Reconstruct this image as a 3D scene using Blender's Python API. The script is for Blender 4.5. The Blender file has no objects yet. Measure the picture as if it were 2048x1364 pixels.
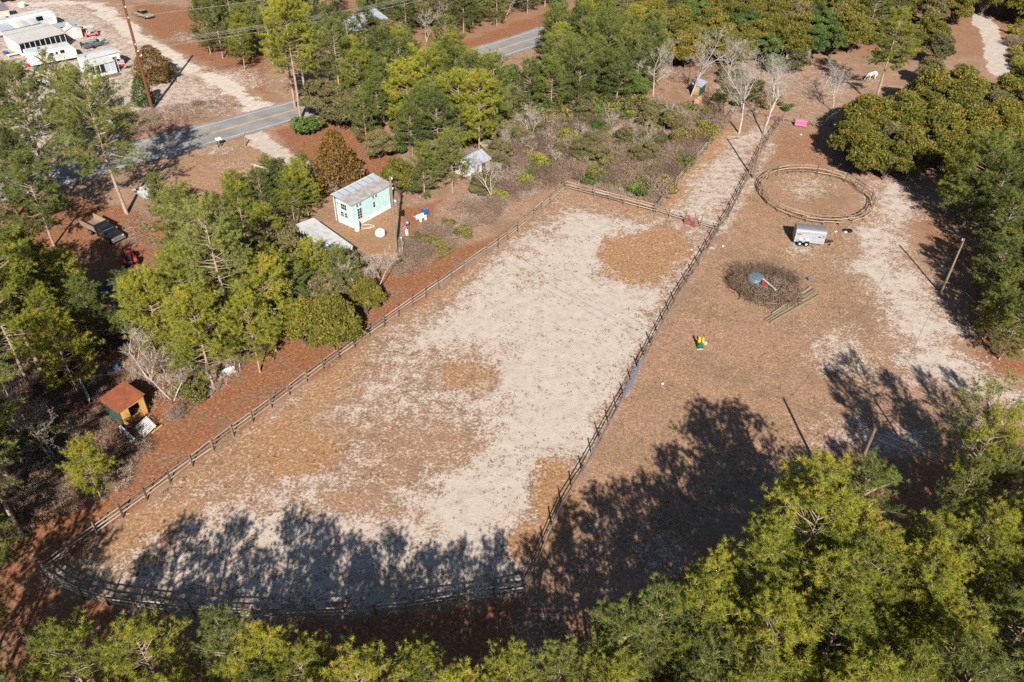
import bpy, bmesh, math, random
import numpy as np
from mathutils import Vector, Matrix

# ------------------------------------------------------------------ camera, light, exposure
scene = bpy.context.scene
COL = scene.collection
F, CX, CY, NADX, NADY, CAMH = 1592.0, 1024.0, 682.0, 980.0, 2705.0, 53.0
_dx, _dy = NADX - CX, NADY - CY
TILT = math.atan(F / math.hypot(_dx, _dy)); ROLL = math.atan2(_dx, _dy)
FW = np.array([0, math.cos(TILT), -math.sin(TILT)])
_up = np.array([0, math.sin(TILT), math.cos(TILT)]); _rt = np.array([1.0, 0, 0])
_c, _s = math.cos(ROLL), math.sin(ROLL)
EX = _c * _rt - _s * _up; EY = -_s * _rt - _c * _up
cam = bpy.data.cameras.new('camera'); camo = bpy.data.objects.new('camera', cam); COL.objects.link(camo)
cam.sensor_width = 36; cam.sensor_fit = 'HORIZONTAL'; cam.lens = F / 2048 * 36; cam.clip_start = 0.5; cam.clip_end = 3000
camo.matrix_world = Matrix(((EX[0], -EY[0], -FW[0], 0), (EX[1], -EY[1], -FW[1], 0), (EX[2], -EY[2], -FW[2], CAMH), (0, 0, 0, 1)))
scene.camera = camo

SUN_EL, SHADOW_AZ = math.radians(34.5), math.radians(-4.5)      # shadows run away from the camera, a little to the left
SUN_STRENGTH, SKY_STRENGTH, EXPOSURE = 5.0, 0.05, 1.0
world = bpy.data.worlds.new('World'); scene.world = world; world.use_nodes = True
_nt = world.node_tree; _nt.nodes.clear()
_sky = _nt.nodes.new('ShaderNodeTexSky'); _sky.sky_type = 'NISHITA'; _sky.sun_disc = False
_sky.sun_elevation = SUN_EL; _sky.sun_rotation = math.pi + SHADOW_AZ; _sky.dust_density = .4; _sky.ozone_density = 2.5
_bg = _nt.nodes.new('ShaderNodeBackground'); _bg.inputs[1].default_value = SKY_STRENGTH
_wo = _nt.nodes.new('ShaderNodeOutputWorld')
_nt.links.new(_sky.outputs[0], _bg.inputs[0]); _nt.links.new(_bg.outputs[0], _wo.inputs[0])
sun = bpy.data.lights.new('sun', 'SUN'); sun.energy = SUN_STRENGTH; sun.angle = math.radians(0.53); sun.color = (1.0, 0.95, 0.88)
suno = bpy.data.objects.new('sun', sun); COL.objects.link(suno)
_sd = Vector((math.sin(SHADOW_AZ) * math.cos(SUN_EL), math.cos(SHADOW_AZ) * math.cos(SUN_EL), -math.sin(SUN_EL)))
suno.rotation_euler = _sd.to_track_quat('-Z', 'Y').to_euler(); suno.location = (0, -30, 90)
scene.view_settings.view_transform = 'Standard'; scene.view_settings.look = 'None'
scene.view_settings.exposure = EXPOSURE; scene.view_settings.gamma = 1; scene.view_settings.use_curve_mapping = False
scene.render.engine = 'CYCLES'
cy = scene.cycles
cy.max_bounces = 4; cy.diffuse_bounces = 2; cy.glossy_bounces = 2; cy.transmission_bounces = 2; cy.transparent_max_bounces = 4
cy.caustics_reflective = False; cy.caustics_refractive = False; cy.use_denoising = False; cy.sample_clamp_indirect = 4

# ------------------------------------------------------------------ helpers
def P(x, y, z=0.0):
    """photo pixel -> world point on the level z"""
    r = FW * F + EX * (x - CX) + EY * (y - CY); t = (z - CAMH) / r[2]
    return Vector((r[0] * t, r[1] * t, z))
def PX(p):
    """world points (n,3) -> photo pixels"""
    d = np.asarray(p, float) - np.array([0, 0, CAMH]); w = d @ FW
    return np.stack([CX + F * (d @ EX) / w, CY + F * (d @ EY) / w], -1)
RNG = np.random.default_rng(7)

class MB:
    """collects shapes of one mesh"""
    def __init__(s): s.v = []; s.f = []; s.m = []; s.cur = 0
    def add(s, vs, fs):
        o = len(s.v); s.v += [tuple(map(float, v)) for v in vs]; s.f += [tuple(i + o for i in f) for f in fs]; s.m += [s.cur] * len(fs); return s
    def box(s, c, d, rz=0.0, rx=0.0, ry=0.0):
        R = Matrix.Rotation(rz, 3, 'Z') @ Matrix.Rotation(ry, 3, 'Y') @ Matrix.Rotation(rx, 3, 'X'); c = Vector(c)
        vs = [c + R @ Vector((x * d[0] / 2, y * d[1] / 2, z * d[2] / 2)) for z in (-1, 1) for y in (-1, 1) for x in (-1, 1)]
        return s.add(vs, [(0, 2, 3, 1), (4, 5, 7, 6), (0, 1, 5, 4), (2, 6, 7, 3), (0, 4, 6, 2), (1, 3, 7, 5)])
    def beam(s, a, b, w, h, up=(0, 0, 1)):
        a, b = Vector(a), Vector(b); t = (b - a).normalized(); u = Vector(up)
        if abs(t.dot(u)) > .97: u = Vector((1, 0, 0))
        r = t.cross(u).normalized(); u = r.cross(t)
        vs = [p + r * (x * w / 2) + u * (z * h / 2) for p in (a, b) for x, z in ((-1, -1), (1, -1), (1, 1), (-1, 1))]
        return s.add(vs, [(3, 2, 1, 0), (4, 5, 6, 7), (0, 1, 5, 4), (1, 2, 6, 5), (2, 3, 7, 6), (3, 0, 4, 7)])
    def tube(s, pts, radii, n=6, cap=True):
        pts = [Vector(p) for p in pts]
        if not hasattr(radii, '__len__'): radii = [radii] * len(pts)
        ref = None; rings = []
        for i, p in enumerate(pts):
            t = (pts[min(i + 1, len(pts) - 1)] - pts[max(i - 1, 0)]).normalized()
            if ref is None: ref = Vector((1, 0, 0)) if abs(t.x) < .8 else Vector((0, 1, 0))
            r = (ref - t * ref.dot(t)).normalized(); ref = r; q = t.cross(r)
            rings.append([p + (r * math.cos(2 * math.pi * k / n) + q * math.sin(2 * math.pi * k / n)) * radii[i] for k in range(n)])
        vs = [v for r in rings for v in r]; fs = []
        for i in range(len(pts) - 1):
            for k in range(n):
                k2 = (k + 1) % n; fs.append((i * n + k, i * n + k2, (i + 1) * n + k2, (i + 1) * n + k))
        if cap: fs.append(tuple(range(n - 1, -1, -1))); fs.append(tuple((len(pts) - 1) * n + k for k in range(n)))
        return s.add(vs, fs)
    def lathe(s, c, prof, n=16):
        """prof: (radius, z) from bottom to top about the vertical through c"""
        c = Vector(c); vs = []; fs = []
        for r, z in prof:
            for k in range(n):
                a = 2 * math.pi * k / n; vs.append(c + Vector((r * math.cos(a), r * math.sin(a), z)))
        for i in range(len(prof) - 1):
            for k in range(n):
                k2 = (k + 1) % n; fs.append((i * n + k, i * n + k2, (i + 1) * n + k2, (i + 1) * n + k))
        fs.append(tuple(range(n - 1, -1, -1))); fs.append(tuple((len(prof) - 1) * n + k for k in range(n)))
        return s.add(vs, fs)
    def prism(s, poly, a, b, axis='y'):
        """polygon in the plane across the axis, swept from a to b. y: poly is (x,z); x: poly is (y,z); z: poly is (x,y)"""
        n = len(poly)
        f = {'y': lambda p, t: (p[0], t, p[1]), 'x': lambda p, t: (t, p[0], p[1]), 'z': lambda p, t: (p[0], p[1], t)}[axis]
        vs = [f(p, a) for p in poly] + [f(p, b) for p in poly]
        fs = [tuple(range(n - 1, -1, -1)), tuple(range(n, 2 * n))] + [(i, (i + 1) % n, n + (i + 1) % n, n + i) for i in range(n)]
        return s.add(vs, fs)
    def wheel(s, c, r, w, axis='y', n=14):
        c = Vector(c); a = Vector((0, 1, 0)) if axis == 'y' else Vector((1, 0, 0))
        return s.tube([c - a * w / 2, c - a * w * .3, c + a * w * .3, c + a * w / 2], [r * .9, r, r, r * .9], n)
    def build(s, name, mat, parent=None, loc=None, rz=0.0, bevel=0.0, smooth=False):
        me = bpy.data.meshes.new(name); me.from_pydata(s.v, [], s.f)
        bm = bmesh.new(); bm.from_mesh(me); bmesh.ops.recalc_face_normals(bm, faces=bm.faces)
        if bevel: bmesh.ops.bevel(bm, geom=bm.edges[:], offset=bevel, segments=1, affect='EDGES', clamp_overlap=True)
        bm.to_mesh(me); bm.free()
        me.materials.append(M[mat] if isinstance(mat, str) else mat)
        if smooth: me.polygons.foreach_set('use_smooth', [True] * len(me.polygons))
        return link(name, me, parent, loc, rz)
def link(name, me, parent=None, loc=None, rz=0.0):
    o = bpy.data.objects.new(name, me); COL.objects.link(o)
    if parent is not None: o.parent = parent
    if loc is not None: o.location = loc
    if rz: o.rotation_euler = (0, 0, rz)
    return o
LABELS = {}
def tag(o, label=None, cat=None, group=None, kind=None):
    if label: o['label'] = label
    if cat: o['category'] = cat
    if group: o['group'] = group
    if kind: o['kind'] = kind
    return o
def thing(name, label, cat, loc=(0, 0, 0), rz=0.0, group=None):
    o = bpy.data.objects.new(name, None); COL.objects.link(o); o.location = loc; o.rotation_euler = (0, 0, rz); o.empty_display_size = .3
    return tag(o, label, cat, group)
def np_mesh(name, verts, faces, mats, tint=None, mat_index=None):
    """fast mesh from numpy: faces (n,3) or (n,4); tint = float per vertex"""
    verts = np.ascontiguousarray(verts, np.float32); faces = np.ascontiguousarray(faces, np.int32); k = faces.shape[1]
    me = bpy.data.meshes.new(name); me.vertices.add(len(verts)); me.vertices.foreach_set('co', verts.ravel())
    me.loops.add(faces.size); me.loops.foreach_set('vertex_index', faces.ravel())
    me.polygons.add(len(faces)); me.polygons.foreach_set('loop_start', np.arange(0, faces.size, k, dtype=np.int32))
    try: me.polygons.foreach_set('loop_total', np.full(len(faces), k, np.int32))
    except Exception: pass
    for m in (mats if isinstance(mats, (list, tuple)) else [mats]): me.materials.append(M[m] if isinstance(m, str) else m)
    if mat_index is not None: me.polygons.foreach_set('material_index', np.asarray(mat_index, np.int32))
    if tint is not None:
        a = me.attributes.new('tint', 'FLOAT', 'POINT'); a.data.foreach_set('value', np.asarray(tint, np.float32))
    me.update(calc_edges=True); me.validate()
    return me

# ------------------------------------------------------------------ materials
M = {}
def lin(c):
    """sRGB 0-255 -> linear rgba"""
    return tuple(((v / 255) / 12.92 if v / 255 <= .04045 else ((v / 255 + .055) / 1.055) ** 2.4) for v in c[:3]) + (1.0,)
class NT:
    def __init__(s, name):
        s.mat = bpy.data.materials.new(name); s.mat.use_nodes = True; s.t = s.mat.node_tree; s.t.nodes.clear(); M[name] = s.mat
        s.out = s.n('OutputMaterial')
    def n(s, typ, **kw):
        nd = s.t.nodes.new('ShaderNode' + typ)
        for k, v in kw.items():
            if k.startswith('i_'):
                key = k[2:]; key = int(key) if key.isdigit() else key.replace('_', ' '); nd.inputs[key].default_value = v
            else: setattr(nd, k, v)
        return nd
    def l(s, a, b): s.t.links.new(a, b)
    def setin(s, sock, v):
        if isinstance(v, bpy.types.NodeSocket): s.l(v, sock)
        else: sock.default_value = v
    def math(s, op, a, b=0.0, c=None, clamp=False):
        nd = s.n('Math', operation=op, use_clamp=clamp); s.setin(nd.inputs[0], a); s.setin(nd.inputs[1], b)
        if c is not None: s.setin(nd.inputs[2], c)
        return nd.outputs[0]
    def noise(s, vec, scale, detail=3.0, rough=.55, dist=0.0):
        nd = s.n('TexNoise'); nd.inputs['Scale'].default_value = scale; nd.inputs['Detail'].default_value = detail
        nd.inputs['Roughness'].default_value = rough; nd.inputs['Distortion'].default_value = dist
        if vec is not None: s.l(vec, nd.inputs['Vector'])
        return nd.outputs[0]
    def ss(s, v, lo, hi):
        nd = s.n('MapRange', interpolation_type='SMOOTHSTEP'); s.setin(nd.inputs[0], v); nd.inputs[1].default_value = lo; nd.inputs[2].default_value = hi
        return nd.outputs[0]
    def mix(s, f, a, b, typ='MIX'):
        nd = s.n('Mix', data_type='RGBA', blend_type=typ); s.setin(nd.inputs[0], f); s.setin(nd.inputs[6], a); s.setin(nd.inputs[7], b)
        return nd.outputs[2]
    def ramp(s, f, stops):
        nd = s.n('ValToRGB'); e = nd.color_ramp.elements
        while len(e) > 1: e.remove(e[-1])
        e[0].position, e[0].color = stops[0]
        for p, c in stops[1:]:
            q = e.new(p); q.color = c
        s.setin(nd.inputs[0], f); return nd.outputs[0]
    def attr(s, name): return s.n('Attribute', attribute_name=name).outputs['Fac']
    def principled(s, color, rough=.8, metal=0.0, spec=.3, bump=None, bstr=.3, bdist=.05):
        b = s.n('BsdfPrincipled'); s.setin(b.inputs['Base Color'], color); s.setin(b.inputs['Roughness'], rough); s.setin(b.inputs['Metallic'], metal)
        b.inputs['Specular IOR Level'].default_value = spec
        if bump is not None:
            bp = s.n('Bump'); bp.inputs['Strength'].default_value = bstr; bp.inputs['Distance'].default_value = bdist; s.l(bump, bp.inputs['Height']); s.l(bp.outputs[0], b.inputs['Normal'])
        s.l(b.outputs[0], s.out.inputs[0]); return b
def plain(name, c, rough=.6, metal=0.0, spec=.35, var=.18, scale=6.0, dirt=None):
    """painted / worn surface: base colour with grain and blotchy wear"""
    t = NT(name); co = t.n('TexCoord').outputs['Object']; c = lin(c)
    n1 = t.noise(co, scale, 5, .6); n2 = t.noise(co, scale * .23, 3)
    d = lin(dirt) if dirt else tuple(v * .55 for v in c[:3]) + (1,)
    col = t.mix(t.math('MULTIPLY', t.ss(t.math('ADD', t.math('MULTIPLY', n1, .6), t.math('MULTIPLY', n2, .4)), .42, .75), var * 2.2, clamp=True), c, d)
    r = t.math('ADD', rough - .08, t.math('MULTIPLY', n1, .16))
    t.principled(col, r, metal, spec, n1, .12, .01)
    return t.mat
def glass(name, c):
    t = NT(name); t.principled(lin(c), .08, 0.0, .6); return t.mat
def foliage(name, stops, trans=.25, objvar=.35, rough=.65, hue=None):
    t = NT(name); v = t.attr('tint'); oi = t.n('ObjectInfo').outputs['Random']
    f = t.math('ADD', v, t.math('MULTIPLY', t.math('SUBTRACT', oi, .5), objvar), clamp=True)
    col = t.ramp(f, [(p, lin(c)) for p, c in stops])
    b = t.principled(col, rough, 0, .25); tr = t.n('BsdfTranslucent'); t.l(t.mix(.5, col, lin((150, 160, 40)), 'MULTIPLY') if False else col, tr.inputs[0])
    mx = t.n('MixShader'); mx.inputs[0].default_value = trans; t.l(b.outputs[0], mx.inputs[1]); t.l(tr.outputs[0], mx.inputs[2]); t.l(mx.outputs[0], t.out.inputs[0])
    return t.mat
def bark(name, a, b, scale=3.0):
    t = NT(name); co = t.n('TexCoord').outputs['Object']
    mp = t.n('Mapping'); mp.inputs['Scale'].default_value = (4, 4, 1); t.l(co, mp.inputs[0])
    n = t.noise(mp.outputs[0], scale, 4, .65)
    t.principled(t.ramp(n, [(.3, lin(a)), (.7, lin(b))]), .9, 0, .15, n, .5, .03)
def wood(name, a, b, along=(1, 9, 9)):
    t = NT(name); co = t.n('TexCoord').outputs['Object']; oi = t.n('ObjectInfo').outputs['Random']
    mp = t.n('Mapping'); mp.inputs['Scale'].default_value = along; t.l(co, mp.inputs[0])
    n = t.noise(mp.outputs[0], 2.2, 5, .65); f = t.math('ADD', n, t.math('MULTIPLY', t.math('SUBTRACT', oi, .5), .5), clamp=True)
    t.principled(t.ramp(f, [(.25, lin(a)), (.75, lin(b))]), .85, 0, .2, n, .3, .01)
# ------------------------------------------------------------------ named materials
wood('fence_rail', (106, 97, 88), (166, 154, 140)); wood('fence_post', (74, 60, 48), (126, 108, 90), (9, 9, 1.5))
wood('round_rail', (104, 86, 72), (164, 142, 120)); wood('dark_rail', (84, 72, 64), (138, 122, 110)); wood('pole_wood', (88, 74, 60), (138, 120, 98), (6, 6, .6)); wood('pole_red', (74, 44, 32), (104, 64, 46), (6, 6, .6))
wood('green_timber', (92, 86, 68), (142, 132, 106)); wood('yellow_board', (158, 114, 58), (190, 146, 84)); wood('deck_board', (104, 84, 68), (150, 128, 104))
wood('grey_plank', (108, 96, 84), (160, 146, 128))
bark('pine_bark', (98, 80, 68), (178, 156, 138)); bark('oak_bark', (70, 60, 52), (118, 106, 94)); bark('pale_bark', (134, 124, 114), (190, 181, 170)); bark('dead_wood', (132, 118, 106), (196, 184, 170))
bark('bleached_wood', (170, 160, 148), (226, 218, 206))
foliage('pine_needles', [(0, (68, 80, 34)), (.3, (116, 123, 45)), (.6, (154, 155, 52)), (.85, (181, 170, 58)), (1, (184, 152, 70))], .4, .36)
foliage('pine_needles_dark', [(0, (58, 71, 38)), (.4, (98, 109, 52)), (.75, (132, 138, 60)), (1, (160, 153, 70))], .38, .36)
foliage('pine_needles_pale', [(0, (78, 86, 46)), (.4, (116, 122, 60)), (.75, (146, 148, 76)), (1, (168, 154, 88))], .34, .28)
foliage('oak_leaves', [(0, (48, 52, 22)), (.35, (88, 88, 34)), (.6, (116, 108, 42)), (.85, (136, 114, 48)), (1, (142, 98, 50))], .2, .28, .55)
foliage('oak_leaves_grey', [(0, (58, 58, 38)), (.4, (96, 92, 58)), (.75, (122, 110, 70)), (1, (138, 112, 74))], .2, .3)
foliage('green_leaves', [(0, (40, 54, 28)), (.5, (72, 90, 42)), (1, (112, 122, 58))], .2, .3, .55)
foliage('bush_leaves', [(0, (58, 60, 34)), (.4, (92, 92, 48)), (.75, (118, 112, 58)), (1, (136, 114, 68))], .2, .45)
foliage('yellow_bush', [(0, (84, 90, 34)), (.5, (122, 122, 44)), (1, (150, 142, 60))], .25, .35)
foliage('cedar_leaves', [(0, (60, 50, 24)), (.4, (104, 80, 36)), (.75, (132, 98, 46)), (1, (126, 114, 56))], .15, .2)
foliage('dry_grass', [(0, (112, 88, 62)), (.5, (160, 128, 92)), (1, (186, 158, 116))], .2, .3)
foliage('dark_twigs', [(0, (56, 44, 38)), (.4, (88, 70, 58)), (.75, (120, 100, 84)), (1, (146, 128, 112))], 0.0, .25, .9)
foliage('twigs', [(0, (80, 62, 52)), (.35, (122, 99, 83)), (.7, (152, 131, 114)), (1, (182, 167, 153))], 0.0, .25, .9)
foliage('weeds', [(0, (66, 70, 34)), (.4, (104, 96, 50)), (.7, (110, 78, 50)), (1, (134, 90, 60))], .15, .2)
plain('white_paint', (200, 199, 195), .5, dirt=(140, 132, 118), var=.25); plain('white_metal', (198, 198, 196), .4, dirt=(150, 144, 132), var=.22, scale=1.2)
plain('roof_white', (182, 182, 178), .55, dirt=(132, 126, 114), var=.35, scale=1.6); plain('cream', (184, 170, 150), .6, dirt=(146, 128, 106))
plain('grey_metal', (150, 150, 150), .4, .6); plain('dark_metal', (48, 48, 50), .5, .3); plain('rubber', (26, 26, 27), .85, 0, .2); plain('black_paint', (28, 29, 32), .3, 0, .5, dirt=(90, 80, 72), var=.1)
plain('red_paint', (170, 30, 26), .35, dirt=(110, 40, 30)); plain('dark_red', (98, 26, 28), .45, dirt=(60, 30, 26)); plain('pink', (226, 92, 128), .8, dirt=(200, 70, 110)); plain('pink_paint', (208, 98, 104), .35)
plain('yellow_plastic', (236, 178, 24), .45, dirt=(200, 140, 20), var=.1); plain('green_plastic', (20, 92, 72), .5, dirt=(30, 70, 60), var=.1); plain('blue_plastic', (44, 84, 130), .5)
plain('gate_blue', (112, 124, 144), .5, .2); plain('gate_red', (140, 66, 54), .5, dirt=(110, 70, 60)); plain('gold_paint', (150, 138, 112), .3, .3)
plain('tank_grey', (120, 140, 152), .4, .5); plain('dark_blue', (28, 40, 70), .6); plain('green_paint', (56, 76, 66), .6, dirt=(44, 60, 50), var=.35); plain('hay', (158, 130, 92), .9); plain('tarp', (52, 60, 70), .7)
plain('hair_white', (196, 186, 170), .7, dirt=(190, 176, 156), var=.1); plain('hair_pale', (214, 182, 150), .7, dirt=(180, 140, 110), var=.12); plain('hair_dark', (60, 46, 40), .7)
plain('boat_white', (176, 176, 176), .4, dirt=(120, 118, 112), var=.4, scale=2); plain('concrete', (176, 168, 158), .9)
plain('grey_roof', (150, 156, 166), .55, dirt=(112, 114, 118), var=.3, scale=1.1); plain('dark_roof', (110, 104, 104), .8)
glass('dark_glass', (22, 26, 32)); plain('blue_panel', (158, 164, 170), .45, dirt=(130, 134, 138))
def ribbed(name, a, b, axis, pitch, metal=.2, rough=.5, rust=None):
    """metal sheeting whose own shade varies from sheet to sheet"""
    t = NT(name); co = t.n('TexCoord').outputs['Object']; sx = t.n('SeparateXYZ'); t.l(co, sx.inputs[0])
    v = t.math('MULTIPLY', sx.outputs[axis], 1 / pitch); w = t.math('ABSOLUTE', t.math('SUBTRACT', t.math('FRACT', v), .5))
    n = t.noise(co, 1.4, 5, .65); n2 = t.noise(co, 9, 3)
    col = t.mix(t.ss(t.math('ADD', n, t.math('MULTIPLY', n2, .25)), .42, .78), lin(a), lin(b))
    if rust: col = t.mix(t.ss(t.noise(co, 2.6, 6, .7), .5, .68), col, lin(rust))
    t.principled(col, rough, metal, .4, w, .8, .03)
ribbed('roof_sheet', (178, 172, 166), (146, 138, 130), 1, .22); ribbed('rust_sheet', (122, 66, 44), (146, 84, 54), 0, .2, .1, .8, (112, 78, 66))
ribbed('aqua_sheet', (172, 198, 195), (158, 185, 183), 0, .3, 0, .55); ribbed('aluminium', (176, 180, 184), (160, 164, 168), 0, .6, .35, .34); plain('pale_sheet', (176, 172, 164), .55, dirt=(142, 136, 126), var=.35, scale=2)
t = NT('horse_skin_white'); t.principled(lin((222, 210, 192)), .7)

# ------------------------------------------------------------------ ground
def vnoise(x, y, cell, seed):
    """smooth value noise at world points"""
    r = np.random.default_rng(seed); g = r.random((97, 97)); u = x / cell; v = y / cell
    i = np.floor(u).astype(int); j = np.floor(v).astype(int); fx = u - i; fy = v - j; fx = fx * fx * (3 - 2 * fx); fy = fy * fy * (3 - 2 * fy)
    a = g[i % 97, j % 97]; b = g[(i + 1) % 97, j % 97]; c = g[i % 97, (j + 1) % 97]; d = g[(i + 1) % 97, (j + 1) % 97]
    return (a * (1 - fx) + b * fx) * (1 - fy) + (c * (1 - fx) + d * fx) * fy
def sdist(poly, x, y):
    """signed distance to a world polygon, positive inside"""
    d = np.full(x.shape, 1e9); ins = np.zeros(x.shape, bool); n = len(poly)
    for k in range(n):
        ax, ay = poly[k]; bx, by = poly[(k + 1) % n]; ex, ey = bx - ax, by - ay
        t = np.clip(((x - ax) * ex + (y - ay) * ey) / (ex * ex + ey * ey + 1e-9), 0, 1)
        d = np.minimum(d, np.hypot(x - ax - t * ex, y - ay - t * ey))
        c = ((ay > y) != (by > y)) & (x < ex * (y - ay) / (ey if abs(ey) > 1e-9 else 1e-9) + ax); ins ^= c
    return np.where(ins, d, -d)
def pdist(line, x, y):
    d = np.full(x.shape, 1e9)
    for (ax, ay), (bx, by) in zip(line, line[1:]):
        ex, ey = bx - ax, by - ay; t = np.clip(((x - ax) * ex + (y - ay) * ey) / (ex * ex + ey * ey + 1e-9), 0, 1)
        d = np.minimum(d, np.hypot(x - ax - t * ex, y - ay - t * ey))
    return d
def W(pts): return [tuple(P(x, y)[:2]) for x, y in pts]
def sstep(v): v = np.clip(v, 0, 1); return v * v * (3 - 2 * v)
gxs = np.concatenate([[-1500, -700, -350, -220], np.arange(-150, 150.1, .5), [220, 350, 700, 1500]])
gys = np.concatenate([[-1200, -400, -120, -30, 0], np.arange(8, 226, .5), [240, 300, 450, 800, 2500]])
GX, GY = np.meshgrid(gxs, gys); gx, gy = GX.ravel(), GY.ravel()
wob = (vnoise(gx, gy, 3.1, 1) - .5) * 2 + (vnoise(gx, gy, 1.2, 2) - .5) * 1.2
big = vnoise(gx, gy, 11, 3); mid = vnoise(gx, gy, 4.5, 4)
def region(pts, soft=1.0, amp=1.0): return sstep((sdist(W(pts), gx, gy) + wob * amp) / soft * .5 + .5)
def blob(x, y, rx, ry, soft=.35, amp=.5):
    c = P(x, y); a = P(x + rx, y) - c; b = P(x, y + ry) - c
    A = np.array([[a.x, b.x], [a.y, b.y]]); q = np.linalg.solve(A, np.stack([gx - c.x, gy - c.y])); r = np.hypot(q[0], q[1])
    return sstep((1 - r + wob * amp * .4) / soft * .5 + .5)
def strip(pts, w, soft=.5, amp=.6): return sstep((w / 2 - pdist(W(pts), gx, gy) + wob * amp) / soft * .5 + .5)
PADDOCK = [(90, 1152), (276, 1012), (475, 866), (735, 676), (1013, 482), (1131, 378), (1310, 425), (1434, 463), (1306, 682), (1176, 927), (1118, 1023), (1047, 1187), (937, 1203), (824, 1220), (700, 1232), (587, 1236), (510, 1238), (315, 1223), (160, 1193)]
pad = region(PADDOCK, .8, .2)
sand = np.zeros_like(gx); ochre = np.zeros_like(gx); litter = np.zeros_like(gx); green = np.zeros_like(gx); gravel = np.zeros_like(gx)
up_ = lambda a, b, k=1.0: np.maximum(a, b * k)
# woodland floor and pine straw
litter = up_(litter, region([(-400, 330), (60, 380), (230, 410), (330, 440), (480, 440), (600, 520), (735, 560), (1000, 470), (1125, 372), (1131, 380), (735, 678), (475, 868), (88, 1152), (160, 1195), (510, 1242), (700, 1236), (1040, 1192), (1060, 1500), (900, 2600), (-800, 2600)], 1.2, .6), .95)
litter = up_(litter, region([(1047, 1200), (1180, 1220), (1330, 1150), (1500, 1060), (1660, 940), (1800, 900), (2048, 840), (2600, 900), (2600, 2400), (1000, 2400)], 3, 1.2), .72)
litter = up_(litter, region([(1870, 420), (1990, 560), (2100, 560), (2300, 700), (2200, 800), (1975, 775), (1900, 720), (1930, 640), (1935, 560), (1860, 500), (1810, 460), (1820, 400)], 5, 2), .8)
litter = up_(litter, region([(1000, 200), (1130, 150), (1300, 170), (1440, 200), (1480, 230), (1312, 420), (1131, 375), (990, 400), (880, 360), (820, 300)], 4, 1.6), .42)
litter = up_(litter, region([(545, 262), (620, 235), (760, 250), (800, 330), (740, 360), (640, 345), (585, 312)], 1, .6), 1.0)
litter = up_(litter, region([(920, 108), (1080, 58), (1150, 25), (1130, 10), (1040, 40), (930, 80)], 1, .8), .9)
litter = up_(litter, region([(250, 0), (420, 20), (540, 110), (540, 200), (470, 165), (400, 125), (340, 100), (280, 55)], 2, 1.2), .8)
litter = up_(litter, region([(300, 150), (380, 165), (500, 225), (420, 250), (300, 230)], 2, 1.2), .25)
litter = up_(litter, region([(1540, 260), (1660, 265), (1650, 340), (1530, 330), (1520, 320)], 5, 2.2), .55)
litter = up_(litter, region([(800, 420), (880, 400), (870, 470), (800, 480)], 1, .6), .8)
litter = up_(litter, region([(600, -60), (2200, -60), (2200, 130), (1720, 110), (1500, 90), (1300, 150), (1080, 100), (900, 120), (700, 120)], 3, 1.2), .5)
litter = up_(litter, blob(1620, 395, 110, 50), .35)
# dry tan-orange grass
ochre = up_(ochre, region([(88, 1152), (276, 1010), (475, 864), (735, 674), (1013, 480), (1131, 376), (1300, 422), (1290, 440), (1160, 410), (1060, 450), (900, 590), (760, 690), (660, 800), (600, 870), (560, 910), (450, 985), (330, 1065), (220, 1140)], 4, 1.6), .8)
for b in [(1270, 520, 85, 62, 1), (1330, 490, 55, 40, 1), (590, 905, 95, 55, .85), (640, 870, 80, 40, .5), (930, 750, 70, 36, .7), (850, 890, 110, 50, .45), (1110, 990, 55, 90, .95), (760, 930, 90, 45, .4), (1075, 1080, 60, 50, .8), (700, 1000, 70, 20, .5), (480, 950, 80, 50, .5), (1050, 505, 35, 18, .5), (1110, 470, 35, 20, .5), (1060, 560, 40, 25, .4), (1040, 690, 30, 15, .2)]:
    ochre = up_(ochre, blob(*b[:4]), b[4])
ochre = up_(ochre, region([(1312, 420), (1405, 308), (1450, 240), (1490, 262), (1440, 320), (1380, 395), (1350, 425)], 1.2, .8), .9)
ochre = up_(ochre, region([(1300, 690), (1440, 470), (1520, 340), (1700, 460), (1680, 640), (1600, 860), (1400, 960), (1180, 1060), (1090, 1180), (1180, 930)], 3, 2), .28)
ochre = up_(ochre, region([(330, 320), (500, 275), (600, 340), (560, 400), (350, 400)], 2, 1), .45)
ochre = up_(ochre, region([(680, 460), (790, 420), (800, 520), (700, 500)], 1, .6), .6)
# bare pale sand
core = region([(1000, 480), (1140, 410), (1290, 445), (1410, 470), (1300, 680), (1190, 880), (1080, 1040), (1000, 1100), (700, 1110), (820, 1000), (960, 880), (960, 800), (1000, 700), (850, 690), (780, 710), (900, 600)], 4, 2.0)
sand = up_(sand, pad * (.46 + .2 * (mid - .5)))
sand = up_(sand, pad * core, .98)
sand = up_(sand, region([(200, 1150), (300, 1060), (420, 1000), (700, 1010), (1040, 1050), (1050, 1180), (820, 1210), (560, 1225), (300, 1205)], 2, 1.2), .72)
sand = np.where(pad > .4, sand * (1 - .82 * ochre), sand)
sand = up_(sand, region([(1740, 362), (1800, 360), (1835, 400), (1815, 470), (1800, 520), (1835, 560), (1880, 610), (1915, 680), (1960, 745), (2060, 780), (2080, 835), (1960, 815), (1880, 770), (1820, 735), (1770, 670), (1755, 600), (1720, 560), (1700, 520), (1725, 450), (1765, 410)], 5, 2.2), .84)
sand = up_(sand, region([(1335, 415), (1420, 310), (1470, 262), (1548, 250), (1530, 290), (1490, 370), (1437, 455), (1380, 443)], 3, 1.2), .62)
sand = up_(sand, strip([(1545, 290), (1520, 330), (1500, 368), (1450, 455), (1420, 500)], 1.2), .5)
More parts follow.
